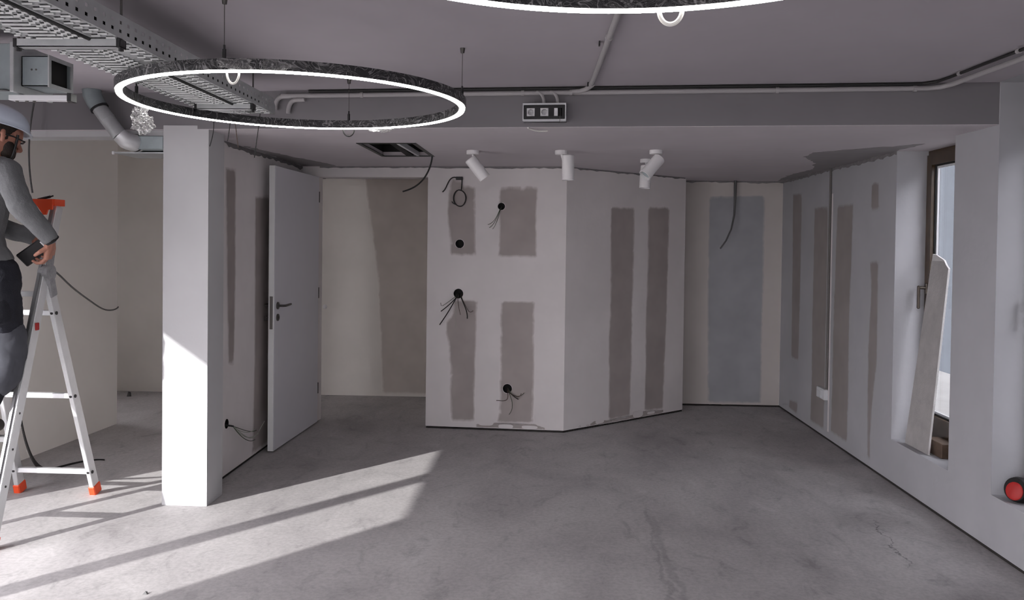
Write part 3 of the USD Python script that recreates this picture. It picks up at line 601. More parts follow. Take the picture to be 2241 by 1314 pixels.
fd.part('duct_body', bx(-2.40, -2.165, 4.62, 4.90, 2.035, 2.112, .004), 'duct_metal')
fd.part('support_angle', bx(-2.50, -2.17, 4.70, 4.99, 2.020, 2.028), 'galvanized')
fd.part('rod_end', cyl((-2.497, 4.70, 2.012), (-2.497, 4.70, 2.030), .008, sides=12), 'lamp_white')
solo('hanging_cable', tube([(-2.905, 4.62, ZU), (-2.925, 4.62, 2.26), (-2.945, 4.62, 2.10), (-2.945, 4.62, 1.93), (-2.92, 4.61, 1.78)], .005, 8, samples=20), 'gray_cable', 'thin cable hanging down beside the white helmet', 'cable')

# ------------------------------------------------------------------ conduits
def clip(t, p, d, n, r, m_):
    d = A(d, float) / np.linalg.norm(d); t.part('clip', tube([A(p) - d * .008, A(p) + d * .008], r + .004, 12), m_)
ct = Thing('conduit', 'long pale conduit clipped along the top of the beam', 'conduit', loc=(0, 4.4, 2.33))
P = lambda x, z, off=.016: A([*on_beam(x, off), z])
ct.part('pipe', tube([P(-1.46, 2.328), P(-.5, 2.329), P(.5, 2.329), P(1.5, 2.330), P(1.93, 2.331), P(1.985, 2.333, .028), (2.012, 4.14, 2.336), (2.02, 4.03, 2.338), (2.04, 3.4, 2.338), (2.07, 2.4, 2.338)], .0125, 12), 'conduit_gray')
for x in (-1.0, -.55, -.114, .143, 1.199, 1.868): clip(ct, P(x, 2.330), (dirb[0], dirb[1], 0), None, .0125, 'conduit_gray')
for k, (x, w_) in enumerate(((-1.46, 0), (-1.385, .02))):
    ct.part('bend', tube([P(x + .06, 2.328 - w_), P(x + .02, 2.326 - w_), P(x - .012, 2.318 - w_), P(x - .03, 2.29 - w_), P(x - .034, 2.25 - w_)], .0125, 12, samples=14), 'conduit_gray')
cb = Thing('conduit', 'straight pale conduit on the upper ceiling running towards the beam', 'conduit', loc=(.25, 3.5, 2.34))
cb.part('pipe', tube([P(.150, 2.331, .03), P(.19, 2.333, .034), P(.222, 2.340, .045), (.241, 4.30, ZU - .0135), (.250, 3.8, ZU - .0135), (.268, 2.2, ZU - .0135)], .0125, 12), 'conduit_gray')
for y in (3.3, 4.25): clip(cb, (.255 if y < 4 else .243, y, ZU - .0135), (0, 1, 0), None, .0125, 'conduit_gray')
for y, s in ((3.42, -1), (4.28, -1)):
    cb.part('clip_tail', bx(.255 - .034, .255 - .028, y - .012, y + .012, ZU - .018, ZU), 'black_plastic')
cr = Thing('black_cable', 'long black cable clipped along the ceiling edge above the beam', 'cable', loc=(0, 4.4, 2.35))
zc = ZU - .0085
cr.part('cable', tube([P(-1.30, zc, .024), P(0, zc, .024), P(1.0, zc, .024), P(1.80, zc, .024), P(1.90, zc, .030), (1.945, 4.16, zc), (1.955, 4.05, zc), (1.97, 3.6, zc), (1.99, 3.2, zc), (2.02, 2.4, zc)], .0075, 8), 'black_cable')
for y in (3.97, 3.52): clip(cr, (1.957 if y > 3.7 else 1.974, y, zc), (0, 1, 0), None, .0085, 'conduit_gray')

# triple socket box on the beam
sc = on_beam(.006); sb = Thing('socket_box', 'open triple socket box on the beam with two white inserts', 'socket', loc=(sc[0], sc[1], 2.22))
SF = frame(A([*sc, 2.221]), A([dirb[0], dirb[1], 0]), zz, A([nb[0], nb[1], 0]))     # local x along beam, y up, z out
S = lambda m_: xf(m_, SF)
shell = sbox(-.115, -.047, .115, .047).difference(shapely.union_all([sbox(-.073 - .033 + 0, -.034, -.073 + .034, .034).buffer(.004), sbox(-.033, -.034, .034, .034).buffer(.004), sbox(.073 - .034, -.034, .106, .034).buffer(.004)]))
sb.part('housing', S(cat(extrude(shell, .058), xf(extrude(sbox(-.115, -.047, .115, .047), .02), np.eye(4)))), 'frame_white', smooth=False)
for k, x in enumerate((-.0725, 0, .0725)):
    sb.part('frame', S(xf(extrude(sbox(x - .0335, -.033, x + .0335, .033).buffer(.003).difference(sbox(x - .022, -.022, x + .022, .022)), .008), trimesh.transformations.translation_matrix((0, 0, .048)))), 'black_plastic', smooth=False)
    if k < 2:
        s_ = sb.part('socket', S(xf(extrude(sbox(x - .021, -.021, x + .021, .021).difference(Point(x, 0).buffer(.0165)), .012), trimesh.transformations.translation_matrix((0, 0, .042)))), 'socket_white', smooth=False)
        sb.part('cup', S(lathe([(0, .026), (.0165, .026), (.0165, .05)], 24, (x, 0, 0))), 'socket_white', parent=s_)
    else:
        sb.part('socket', S(xf(bx(x - .021, x - .001, -.021, .021, .03, .055, .001), np.eye(4))), 'socket_white', label='half-width white insert')
        sb.part('cavity', S(bx(x, x + .032, -.032, .032, .021, .03)), 'black_matt')
for x in (-.005, .068):
    sb.part('entry_pipe', tube([(*on_beam(x - .035, .020), 2.334), (*on_beam(x - .015, .022), 2.326), (*on_beam(x, .024), 2.305), (*on_beam(x + .004, .024), 2.266)], .009, 10, samples=12), 'conduit_gray')
sb.part('wire', tube([S_ for S_ in (SF[:3, :3] @ A(p) + SF[:3, 3] for p in ((.083, .02, .055), (.085, -.01, .065), (.082, -.06, .066)))], .0016, 6, samples=8), 'gray_cable')
solo('white_cable', tube([(*on_beam(-.085, .004), 2.145), (-.06, 4.47, 2.140), (-.02, 4.50, 2.138), (.02, 4.52, 2.143)], .004, 8, samples=14), 'white_nylon', 'short white cable end under the beam below the socket box', 'cable')

# ------------------------------------------------------------------ spotlights
def spot(label, x, y, aim, arm, swing=0.):
    t = Thing('spotlight', label, 'spotlight', loc=(x, y, ZL), group=None)
    t.part('base', lathe([(0, ZL), (.042, ZL), (.043, ZL - .022), (.040, ZL - .026), (0, ZL - .026)][::-1], 28, (x, y, 0)), 'lamp_white')
    e = A([x + arm[0], y + arm[1], ZL - .026 + arm[2]])
    t.part('stem', tube([(x, y, ZL - .02), e], .0075, 10), 'lamp_white')
    a = A(aim, float); a /= np.linalg.norm(a); L_, r_ = .155, .041
    c0 = e - a * .03 if swing == 0 else e + A([swing, 0, 0]) - a * .02
    b = t.part('head', lathe([(0, -.012), (r_ - .006, -.012), (r_, -.006), (r_, L_), (r_ - .004, L_), (r_ - .006, L_ - .02), (.0, L_ - .022)], 28, c0, a), 'lamp_white')
    t.part('lens', lathe([(0, L_ - .018), (r_ - .007, L_ - .018), (r_ - .007, L_ - .016), (0, L_ - .016)], 24, c0, a), 'lens_glass', parent=b)
spot('white ceiling spotlight above the left part of the partition, turned down right', -.478, 5.56, (.62, .12, -.80), (.006, 0, -.06))
spot('white ceiling spotlight over the partition corner, head straight down', .118, 5.52, (.02, 0, -1), (.012, 0, -.035), swing=.034)
spot('front white spotlight of the right pair, lens turned towards the viewer', .738, 5.45, (-.62, -.30, -.72), (.0, -.01, -.055))
spot('rear white spotlight of the right pair, mostly hidden, head straight down', .745, 6.02, (-.06, -.05, -1), (.0, 0, -.06))

# ------------------------------------------------------------------ ceiling hatch
hx = Thing('ceiling_hatch', 'open black service hatch in the lower ceiling', 'hatch', loc=(-.99, 5.56, ZL))
hp = Polygon(hatch)
m = extrude(hp.buffer(.012, join_style=2).difference(hp.buffer(-.014, join_style=2)), .006); m.apply_translation((0, 0, ZL - .004)); hx.part('rim', m, 'black_plastic', smooth=False)
m = extrude(hp.buffer(.02, join_style=2).difference(hp.buffer(.005, join_style=2)), .30); m.apply_translation((0, 0, ZL + .03)); hx.part('shaft', m, 'black_matt', smooth=False)
hx.part('cross_rail', bar((-.93, 5.17, ZL + .014), (-.905, 5.93, ZL + .014), .018, .03), 'frame_white', label='pale rail across the hatch opening')
hx.part('side_plate', bar((-.955, 5.18, ZL + .05), (-.965, 5.94, ZL + .05), .05, .1), 'black_matt')
hx.part('unit_inside', cat(bx(-1.15, -.99, 5.25, 5.9, ZL + .20, ZL + .28, .01), cyl((-1.1, 5.3, ZL + .16), (-1.1, 5.85, ZL + .16), .05)), 'galvanized')
solo('hatch_cable', tube([(-.80, 5.91, ZL + .02), (-.812, 5.92, ZL - .06), (-.865, 5.95, ZL - .16), (-.935, 6.0, ZL - .215), (-1.035, 6.05, ZL - .25)], .006, 8, samples=22), 'black_cable', 'dark cable dangling from the corner of the ceiling hatch', 'cable')

# ------------------------------------------------------------------ wires on the partition
fd3 = A([*(A(bB) - A(bA)), 0.]); fd3 /= np.linalg.norm(fd3); fn3 = np.cross(fd3, zz)
def FP(s, z, off=0.): return A([*bA, 0.]) + fd3 * s + zz * z + fn3 * off
def cable_hole(label, s, z, r, wires=(), stub=None):
    t = Thing('cable_outlet', label, 'cable outlet', loc=FP(s, z))
    fr = frame(FP(s, z), fd3, zz, fn3)
    t.part('back_box', xf(cat(lathe([(r - .003, .001), (r - .001, .001), (r - .001, -.05), (0, -.05), (0, -.047), (r - .003, -.047), (r - .003, .001)], 24)), fr), 'black_matt')
    for pts, m_, w_ in wires:
        t.part('wire', tube([FP(s + a_, z + b_, o_) for a_, b_, o_ in pts], w_, 6, samples=12), m_)
    return t
cable_hole('round hole with thin wires fanning left, in the upper right bare board', *HOLES[0],
    wires=[([(0, 0, -.03), (-.012, -.03, .015), (-.05, -.11, .03), (-.105, -.15, .03)], 'wire_green', .0022), ([(0, -.01, -.03), (-.012, -.04, .018), (-.045, -.12, .035), (-.092, -.175, .03)], 'wire_green', .0022),
           ([(.004, -.01, -.03), (-.008, -.04, .02), (-.03, -.12, .04), (-.065, -.185, .03)], 'wire_green', .0022)])
cable_hole('empty round black hole below the coiled cable', *HOLES[1])
cable_hole('round hole with a spray of stiff black cables, at the middle left', *HOLES[2],
    wires=[([(0, 0, -.03), (-.02, -.045, .02), (-.07, -.14, .04), (-.125, -.225, .04), (-.145, -.255, .04)], 'black_cable', .0045), ([(-.005, 0, -.03), (-.03, -.05, .025), (-.08, -.10, .04), (-.135, -.145, .04)], 'black_cable', .004),
           ([(-.01, .0, -.03), (-.04, -.04, .03), (-.10, -.085, .04), (-.13, -.10, .04), (-.138, -.075, .04)], 'wire_green', .002), ([(.01, 0, -.03), (.03, -.04, .02), (.065, -.11, .04), (.082, -.20, .04)], 'black_cable', .0042),
           ([(.02, 0, -.03), (.04, -.05, .02), (.075, -.11, .04), (.10, -.145, .04), (.13, -.135, .04)], 'wire_brown', .002), ([(0, 0, -.03), (.0, -.05, .02), (.01, -.10, .04), (.025, -.17, .04)], 'wire_brown', .002),
           ([(0, 0, -.03), (-.004, -.06, .02), (-.012, -.16, .04), (-.012, -.28, .035)], 'wire_pale', .0015)])
cable_hole('round hole with curling thin wires near the foot of the right board', *HOLES[3],
    wires=[([(0, 0, -.03), (.02, -.03, .02), (.06, -.05, .035), (.10, -.055, .035), (.118, -.03, .035)], 'wire_brown', .0025), ([(.01, 0, -.03), (.03, -.03, .02), (.08, -.055, .03), (.12, -.045, .03), (.14, -.025, .03)], 'wire_green', .0025),
           ([(.005, -.005, -.03), (.03, -.035, .02), (.07, -.065, .03), (.095, -.08, .03)], 'black_cable', .004), ([(0, -.01, -.03), (.008, -.045, .02), (.0, -.085, .03), (-.04, -.095, .035), (-.085, -.094, .03)], 'wire_brown', .0025),
           ([(.01, -.01, -.03), (.025, -.05, .02), (.045, -.11, .03), (.04, -.17, .03), (.02, -.205, .03)], 'wire_green', .0025)])
lc = Thing('coiled_cable', 'black cable coiled in a loop at the top left of the partition', 'cable', loc=FP(.25, 1.9))
lc.part('lead', tube([FP(.125, 1.94, .02), FP(.165, 2.0, .025), FP(.205, 2.055, .025), FP(.235, 2.058, .02)], .005, 8, samples=14), 'black_cable')
lc.part('connector', xf(bx(-.028, .028, -.013, .013, -.001, .024, .003), frame(FP(.262, 2.052), fd3, zz, fn3)), 'black_plastic')
lc.part('drop', tube([FP(.283, 2.05, .012), FP(.284, 2.0, .02), FP(.280, 1.955, .025)], .0045, 8, samples=8), 'black_cable')
lc.part('coil', tube([FP(.268 + (.047 + .004 * k / 40) * math.cos(k * .18 + 1.4), 1.89 + (.066 + .003 * math.sin(k * .35)) * math.sin(k * .18 + 1.4), .022 + .0045 * (k // 35)) for k in range(72)], .0042, 8), 'black_cable')
lc.part('tail', tube([FP(.24, 1.84, .022), FP(.215, 1.85, .03), FP(.205, 1.862, .03)], .004, 8, samples=8), 'black_cable')

sh = Thing('cable_outlet', 'round hole low on the side wall beside the door with a bunch of thin wires', 'cable outlet', loc=(-2.012, 5.193, .343))
sh.part('back_box', lathe([(.029, .001), (.031, .001), (.031, -.05), (0, -.05), (0, -.047), (.029, -.047), (.029, .001)], 24, (-2.012, 5.193, .343), (1, 0, 0)), 'black_matt')
sh.part('cable', tube([(-2.04, 5.193, .335), (-2.0, 5.20, .33), (-1.985, 5.235, .318)], .006, 8, samples=8), 'black_cable')
for k, (pts, m_) in enumerate([([(-1.985, 5.235, .318), (-1.975, 5.36, .27), (-1.97, 5.50, .225), (-1.975, 5.64, .20)], 'wire_green'), ([(-1.985, 5.235, .318), (-1.972, 5.36, .255), (-1.968, 5.45, .23), (-1.975, 5.62, .215)], 'wire_pale'),
     ([(-1.985, 5.235, .316), (-1.97, 5.33, .235), (-1.965, 5.45, .175), (-1.97, 5.60, .145)], 'wire_green'), ([(-1.985, 5.235, .316), (-1.97, 5.34, .24), (-1.966, 5.47, .19), (-1.972, 5.63, .17), (-1.98, 5.70, .165)], 'wire_pale'),
     ([(-1.985, 5.235, .317), (-1.972, 5.38, .23), (-1.966, 5.55, .17), (-1.975, 5.72, .195), (-1.98, 5.82, .225)], 'wire_pale')]):
    sh.part('wire', tube(pts, .0026, 6, samples=14), m_)

# rear wall cable and wall conduit
solo('rear_cable', tube([(1.815, 7.86, ZL), (1.815, 7.86, 2.06), (1.814, 7.855, 1.95), (1.805, 7.84, 1.82), (1.775, 7.82, 1.69), (1.725, 7.81, 1.58), (1.672, 7.80, 1.505)], [.0135] * 1 + [.0135, .011, .009, .008, .0075, .007], 10), 'gray_cable', 'grey cable dangling from the ceiling in front of the blue-grey board', 'cable')
wc = Thing('conduit', 'thin grey conduit running down the right wall to a small box', 'conduit', loc=(2.26, 6.6, 1.0))
wc.part('pipe', cyl((2.265, 6.585, .40), (2.265, 6.585, ZL), .009, sides=12), 'gray_conduit')
wc.part('filler_line', bx(2.2735, 2.2745, 6.545, 6.575, .07, 1.95), 'plaster')
wc.part('junction_box', cat(bx(2.240, 2.276, 6.57, 6.75, .315, .40, .005), bx(2.232, 2.242, 6.62, 6.70, .325, .39, .003)), 'frame_white')
solo('wall_glint', lathe([(0, 0), (.022, 0), (.02, .006), (.008, .012), (0, .012)], 20, (-2.148 + .0, 8.078, .879), (0, -1, 0)), 'lamp_white', 'tiny white painted cap on the far wall just right of the open door', 'glint')  # white disc standing for sunlight reflected off the door lock
solo('rubble', trimesh.convex.convex_hull(A([(-4.0, 7.79, 0), (-3.96, 7.80, 0), (-3.98, 7.83, 0), (-3.99, 7.80, .05), (-3.97, 7.81, .04), (-4.0, 7.82, .03)])), 'gray_cable', 'small dark lump of rubble on the floor at the end of the corridor', 'rubble', smooth=False)
solo('pebble', trimesh.convex.convex_hull(A([(-1.69, 3.43, 0), (-1.67, 3.43, 0), (-1.68, 3.45, 0), (-1.68, 3.437, .012), (-1.672, 3.442, .008)])), 'gray_cable', 'tiny dark pebble on the sunlit floor beside the shadow bar', 'pebble', smooth=False)

# ------------------------------------------------------------------ niche contents
pk = Thing('plank', 'grey plasterboard offcut leaning in the window niche', 'board', loc=(2.34, 5.13, .29))
b0, b1, t0, t1 = A([2.330, 5.292, .2885]), A([2.330, 4.982, .2885]), A([2.448, 5.235, 1.50]), A([2.448, 5.02, 1.44])
def quad_prism(pts, th):
    pts = A(pts); n = np.cross(pts[1] - pts[0], pts[-1] - pts[0]); n /= np.linalg.norm(n)
    return pts, n * th
edge = [b0, b1, A([2.445, 5.012, 1.405]), A([2.4465, 5.045, 1.425]), A([2.447, 5.08, 1.455]), A([2.448, 5.13, 1.47]), A([2.449, 5.18, 1.485]), A([2.4495, 5.232, 1.492])]
e1 = (b1 - b0) / np.linalg.norm(b1 - b0); e2 = (A([2.4495, 5.232, 1.492]) - b0); e2 -= e1 * (e2 @ e1); e2 /= np.linalg.norm(e2); e3 = np.cross(e1, e2)
if e3[0] > 0: e3 = -e3
pl2 = Polygon([((p - b0) @ e1, (p - b0) @ e2) for p in edge])
def plank_m(poly, th, off): 
    m = extrude(poly, th); M = frame(b0 + e3 * off, e1, e2, e3 if np.linalg.det(np.stack([e1, e2, e3], 1)) > 0 else e3); return xf(m, M)
core = plank_m(pl2.buffer(-.0005), .0115, 0.0)
pk.part('core', core, 'board_core', smooth=False, label='white crumbling gypsum core at the broken edge')
pk.part('paper_face', plank_m(pl2.buffer(.0).intersection(sbox(-1, -.1, 1, 1.165)), .0008, .0116), 'board_gray', smooth=False)
wd = Thing('wood_block', 'brown timber block on the sill behind the leaning board', 'block', loc=(2.43, 5.03, .29))
wd.part('block', bx(2.36, 2.452, 4.90, 5.10, .2885, .375, .003), 'brown_wood')
# red and black reel on the sill of the right niche
rx = A([2.330, 4.085, .347]); ax = A([-.88, -.42, .22]); ax /= np.linalg.norm(ax)
rl = Thing('cable_reel', 'small black reel with a red face on the right niche sill', 'reel', loc=(rx[0], rx[1], .288))
rl.part('drum', lathe([(0, -.12), (.048, -.12), (.058, -.108), (.062, -.01), (.056, .012), (.0, .012)], 32, rx + A([0, 0, .004]), ax), 'black_matt')
rl.part('red_face', lathe([(0, .024), (.034, .023), (.043, .018), (.046, .008), (0, .008)][::-1], 32, rx + A([0, 0, -.006]), ax), 'red_plastic')
rl.part('strap', xf(bx(-.15, .02, -.02, .02, 0, .012, .003), frame((2.40, 3.93, .2885), A([-.35, 1.0, 0]) / 1.06, A([-1.0, -.35, 0]) / 1.06, zz)), 'black_plastic')

# ------------------------------------------------------------------ ladder
ld = Thing('step_ladder', 'aluminium step ladder with orange feet and tool tray under the worker', 'ladder', loc=(-2.87, 4.3, 0))
HZ = 1.338; hyR = 4.38
def rail(a, b, name, side=1, dark=False):
    a, b = A(a, float), A(b, float)
    t = (b - a) / np.linalg.norm(b - a); s = A([1., 0, 0]); s -= t * (s @ t); s /= np.linalg.norm(s)
    web = bar(a, b, .028, .062, s, .003)
    p = ld.part(name, web, 'aluminium')
    return p, a, b, s
xr = lambda z, x0=-2.647, x1=-2.70: x0 + (x1 - x0) * z / HZ
xl = lambda z: -3.108 + .053 * z / HZ
yf = lambda z: 3.87 + (hyR - 3.87) * z / HZ       # front section
yb = lambda z: 4.795 + (hyR - 4.795) * z / HZ     # rear section
for xs in (xr, xl):
    rp, a_, b_, s_ = rail((xs(.045), yb(.045), .045), (xs(1.27), yb(1.27), 1.27), 'rear_rail')
    for z in (.144, .62, 1.108):
        sx_ = 1 if xs is xr else -1
        ld.part('rivet', cyl((xs(z) + sx_ * .012, yb(z) - .012, z), (xs(z) + sx_ * .018, yb(z) - .012, z), .010, sides=12), 'black_plastic', parent=rp)
        ld.part('rivet', cyl((xs(z), yb(z) - .034, z), (xs(z), yb(z) - .030, z), .008, sides=12), 'black_plastic', parent=rp)
    ld.part('foot', bar((xs(0), yb(0), 0.0), (xs(.06), yb(.06), .06), .040, .072, (1, 0, 0), .005), 'orange_plastic', label='orange rubber foot')
    fp_, _, _, _ = rail((xs(.045) - .012, yf(.045), .045), (xs(1.70) - .002, yf(1.70), 1.70), 'front_rail')
    ld.part('edge_profile', bar((xs(.05) - .019, yf(.05) - .036, .05), (xs(1.69) - .009, yf(1.69) - .036, 1.69), .015, .014, (1, 0, 0)), 'aluminium_dark', parent=fp_, label='dark front lip of the rail')
    ld.part('foot', bar((xs(0) - .012, yf(0), 0.0), (xs(.06) - .012, yf(.06), .06), .040, .072, (1, 0, 0), .005), 'orange_plastic', label='orange rubber foot')
    for z in np.arange(.28, 1.3, .17):
        ld.part('lock_hole', cyl((xs(z) + .0015, yf(z), z), (xs(z) + .006, yf(z), z), .006, sides=10), 'black_plastic', parent=fp_)
    ld.part('release_button', bx(xs(1.05) - .002, xs(1.05) + .014, yf(1.05) - .015, yf(1.05) + .015, 1.03, 1.07, .003), 'red_plastic', parent=fp_, label='red release button')
    # hinge joint
    hz = A([xs(HZ) + .006, hyR, HZ])
    ld.part('hinge', cat(cyl(hz + (-.026, 0, -.005), hz + (.026, 0, -.005), .045, sides=28), cyl(hz + (-.030, 0, -.005), hz + (.030, 0, -.005), .022, sides=20),
                         bar(hz + (0, .005, -.01), (xs(1.20), yb(1.20), 1.20), .044, .060, (1, 0, 0), .006), bar(hz + (.004, -.004, .0), (xs(1.46) + .0, yf(1.46), 1.46), .040, .050, (1, 0, 0), .006)), 'hinge_gray', label='grey ratchet hinge')
for z in (.144, .62, 1.108):
    ld.part('rear_rung', bar((xl(z), yb(z), z), (xr(z), yb(z), z), .032, .030, (0, 1, 0), .003), 'aluminium')
for z in (.26, .50, .74, .98, 1.22):
    ld.part('front_rung', bar((xl(z), yf(z), z), (xr(z) - .012, yf(z), z), .05, .028, (0, 1, 0), .003), 'aluminium_dark' if z < .9 else 'aluminium')
ty = yf(1.73)
ta, tb_ = ty - .105, ty - .005
ld.part('tool_tray', cat(bx(-3.06, -2.685, ta, tb_, 1.712, 1.718), bx(-3.06, -2.685, ta - .005, ta + .003, 1.700, 1.736, .002), bx(-3.06, -2.685, tb_ - .003, tb_ + .005, 1.700, 1.736, .002), bx(-3.065, -3.055, ta, tb_, 1.70, 1.736), bx(-2.69, -2.68, ta, tb_, 1.70, 1.736)), 'orange_plastic', label='orange tool tray')
ld.part('tray_bracket', xf(extrude(Polygon([(-.09, 0), (.0, 0), (.0, -.028), (-.025, -.028), (-.035, -.056), (-.05, -.056)]), .012), frame((-2.682, ty - .111, 1.705), (1, 0, 0), (0, 0, 1), (0, -1, 0))), 'orange_plastic')
solo('screwdriver', cat(cyl((-2.80, ty - .06, 1.735), (-2.735, ty - .05, 1.752), .007, sides=10), cyl((-2.735, ty - .05, 1.752), (-2.72, ty - .048, 1.757), .004, sides=8)), 'black_plastic', 'dark screwdriver lying in the orange tool tray', 'screwdriver')
solo('tool_pouch', trimesh.convex.convex_hull(A([(-3.03, ty - .05, 1.722), (-2.93, ty - .05, 1.722), (-3.03, ty + .05, 1.722), (-2.93, ty + .05, 1.722), (-3.0, ty, 1.79), (-2.96, ty + .02, 1.78), (-2.97, ty - .03, 1.775)])), 'black_matt', 'black tool pouch in the orange tool tray', 'pouch')
solo('cable', tube([(-2.72, 4.42, 1.36), (-2.78, 4.60, 1.33), (-2.88, 4.9, 1.245), (-3.05, 5.45, 1.10), (-3.22, 5.95, 1.0), (-3.40, 6.45, .965), (-3.478, 6.63, .965)], .0055, 8, samples=40), 'gray_cable', 'grey cable slung from the ladder hinge to the left wall', 'cable')
st = [(-2.86, 4.42, .50), (-2.93, 4.58, .33), (-3.02, 4.80, .17), (-3.12, 5.05, .06), (-3.18, 5.25, .012), (-3.12, 5.42, .008), (-2.98, 5.50, .008)]
from scipy.interpolate import CubicSpline
sp = CubicSpline(np.arange(len(st)), A(st))(np.linspace(0, len(st) - 1, 50)); sp[:, 2] = np.maximum(sp[:, 2], .006)
solo('strap', xf(cat(*[trimesh.convex.convex_hull(np.vstack([sp[i] + o for o in A([(-.004, .0, -.014), (.004, 0, -.014), (-.004, 0, .014), (.004, 0, .014)]) * (1, 1, 1 if sp[i][2] > .03 else .4)] + [sp[i + 1] + o for o in A([(-.004, .0, -.014), (.004, 0, -.014), (-.004, 0, .014), (.004, 0, .014)]) * (1, 1, 1 if sp[i + 1][2] > .03 else .4)])) for i in range(49)]), np.eye(4)), 'black_matt', 'flat black strap trailing from the ladder to the floor by the left wall', 'strap')

# ------------------------------------------------------------------ worker
wk = Thing('person', 'person in white helmet, grey long-sleeved shirt and dark work trousers on the ladder', 'person', loc=(-2.83, 4.05, .51))
J = dict(pel=A([-2.860, 4.05, 1.36]), waist=A([-2.895, 4.06, 1.52]), chest=A([-2.885, 4.09, 1.73]), neck=A([-2.845, 4.12, 1.90]), head=A([-2.800, 4.145, 2.035]),
         shR=A([-2.718, 4.08, 1.855]), elR=A([-2.600, 4.01, 1.68]), wrR=A([-2.520, 4.12, 1.520]), shL=A([-3.03, 4.12, 1.855]), elL=A([-3.04, 4.22, 1.63]), wrL=A([-2.72, 4.33, 1.52]),
         hipR=A([-2.755, 4.05, 1.30]), knR=A([-2.735, 4.10, .93]), anR=A([-2.83, 4.02, .60]), hipL=A([-2.945, 4.05, 1.30]), knL=A([-2.97, 4.14, .93]), anL=A([-3.00, 4.04, .60]))
def hand(w, d, pal, k, bend=.9):
    """bones of a hand: wrist w, direction d, palm normal pal (towards what is held), k scale; thumb on the side d x pal"""
    d = d / np.linalg.norm(d); pal = pal - d * (pal @ d); pal /= np.linalg.norm(pal); s = np.cross(pal, d)
    bones = [(w, .024, w + d * .05 + s * .018, .020), (w, .024, w + d * .05 - s * .018, .020), (w + d * .05 + s * .018, .02, w + d * .085 + s * .026, .014), (w + d * .05 - s * .018, .02, w + d * .08 - s * .026, .013), (w + d * .05, .02, w + d * .09, .014)]
    for i, (off, L_) in enumerate(((.030, .040), (.010, .045), (-.010, .042), (-.030, .033))):
        p = w + d * (.086 - .004 * abs(i - 1)) + s * off; ang = .25
        for q in range(3):
            ang += bend * (.35 if q == 0 else .75)
            n_ = p + (d * math.cos(ang) + pal * math.sin(ang)) * L_ * (1, .68, .52)[q]
            bones.append((p, .0092 - .0008 * q, n_, .0084 - .0008 * q)); p = n_
    p = w + d * .03 + s * .026; q = p + (d * .45 + s * .55 + pal * .5) * .045; r = q + (d * .7 + pal * .7) * .032
    bones += [(w + d * .015 + s * .012, .017, p, .014), (p, .0125, q, .0105), (q, .0105, r, .0085)]
    return bones
handR = hand(J['wrR'] + A([.0, .004, -.012]), A([-.22, .30, -.95]), A([-.95, -.05, .05]), 1)
handL = hand(J['wrL'] + A([.02, -.01, -.005]), A([.75, -.40, -.15]), A([.1, -.35, -.9]), 1)
hd_ = A([.58, .80, -.28]); hd_ /= np.linalg.norm(hd_)                 # where the face looks
hs = np.cross(hd_, zz); hs /= np.linalg.norm(hs); hu = np.cross(hs, hd_)   # hs: to the face's right
HC = J['head']; H = lambda f_, s_, u_: HC + hd_ * f_ + hs * s_ + hu * u_
headb = [(H(-.02, 0, .025), .088, H(.02, 0, .03), .082), (H(-.015, 0, -.01), .078, H(.045, 0, -.055), .050), (H(.045, .018, -.055), .040, H(.045, -.018, -.055), .040), (H(.07, 0, -.095), .022, H(.04, 0, -.085), .035),
         (H(.083, 0, .01), .012, H(.108, 0, -.028), .013), (H(.098, .008, -.034), .010, H(.098, -.008, -.034), .010), (H(.085, .014, -.066), .008, H(.085, -.014, -.066), .008), (H(.075, .045, .022), .014, H(.075, -.045, .022), .014)]
for sg in (1, -1): headb += [(H(-.012, sg * .078, .005), .014, H(-.022, sg * .090, .012), .012), (H(-.010, sg * .080, -.022), .010, H(-.022, sg * .088, .02), .012), (H(.066, sg * .032, .005), .012, H(.066, sg * .030, .005), .012)]
armR = [(J['shR'], .058, J['elR'], .044), (J['elR'], .043, J['wrR'], .028)]; armL = [(J['shL'], .058, J['elL'], .044), (J['elL'], .043, J['wrL'], .028)]
torso = [(J['pel'] + (-.055, 0, 0), .105, J['pel'] + (.055, 0, 0), .105), (J['pel'] + (-.05, 0, .02), .10, J['waist'] + (-.05, 0, 0), .095), (J['pel'] + (.05, 0, .02), .10, J['waist'] + (.045, 0, 0), .095),
         (J['waist'] + (-.05, 0, 0), .095, J['chest'] + (-.07, 0, 0), .105), (J['waist'] + (.045, 0, 0), .092, J['chest'] + (.06, 0, 0), .095), (J['chest'] + (-.07, 0, 0), .105, J['chest'] + (.06, 0, 0), .10),
         (J['chest'] + (-.07, 0, 0), .10, J['shL'] + (.035, 0, .0), .065), (J['chest'] + (.06, 0, 0), .10, J['shR'] + (-.035, 0, 0), .065), (J['shL'] + (.03, 0, 0), .062, J['neck'] + (-.03, 0, -.02), .052), (J['shR'] + (-.03, 0, 0), .060, J['neck'] + (.02, 0, -.02), .050),
         (J['chest'], .10, J['neck'], .058)]
neckb = [(J['neck'], .056, HC - hd_ * .015 - hu * .04, .058)]
legs = []
for s in 'RL': legs += [(J['hip' + s], .092, J['kn' + s], .060), (J['kn' + s], .058, J['an' + s], .042)]
feet = []
for s in 'RL': feet += [(J['an' + s] + (0, 0, -.03), .038, J['an' + s] + (.0, .14, -.055), .030)]
body = hull_chain(torso + armR + armL + neckb + headb + legs + feet + handR + handL)
bt = to_tm(body.refine_to_length(.009)); bt.merge_vertices(); trimesh.smoothing.filter_taubin(bt, lamb=.45, nu=.48, iterations=6)
wk.part('body', bt, 'skin', smooth=True)
def grow(bones, d): return [(p, r + d, q, s + d) for p, r, q, s in bones]
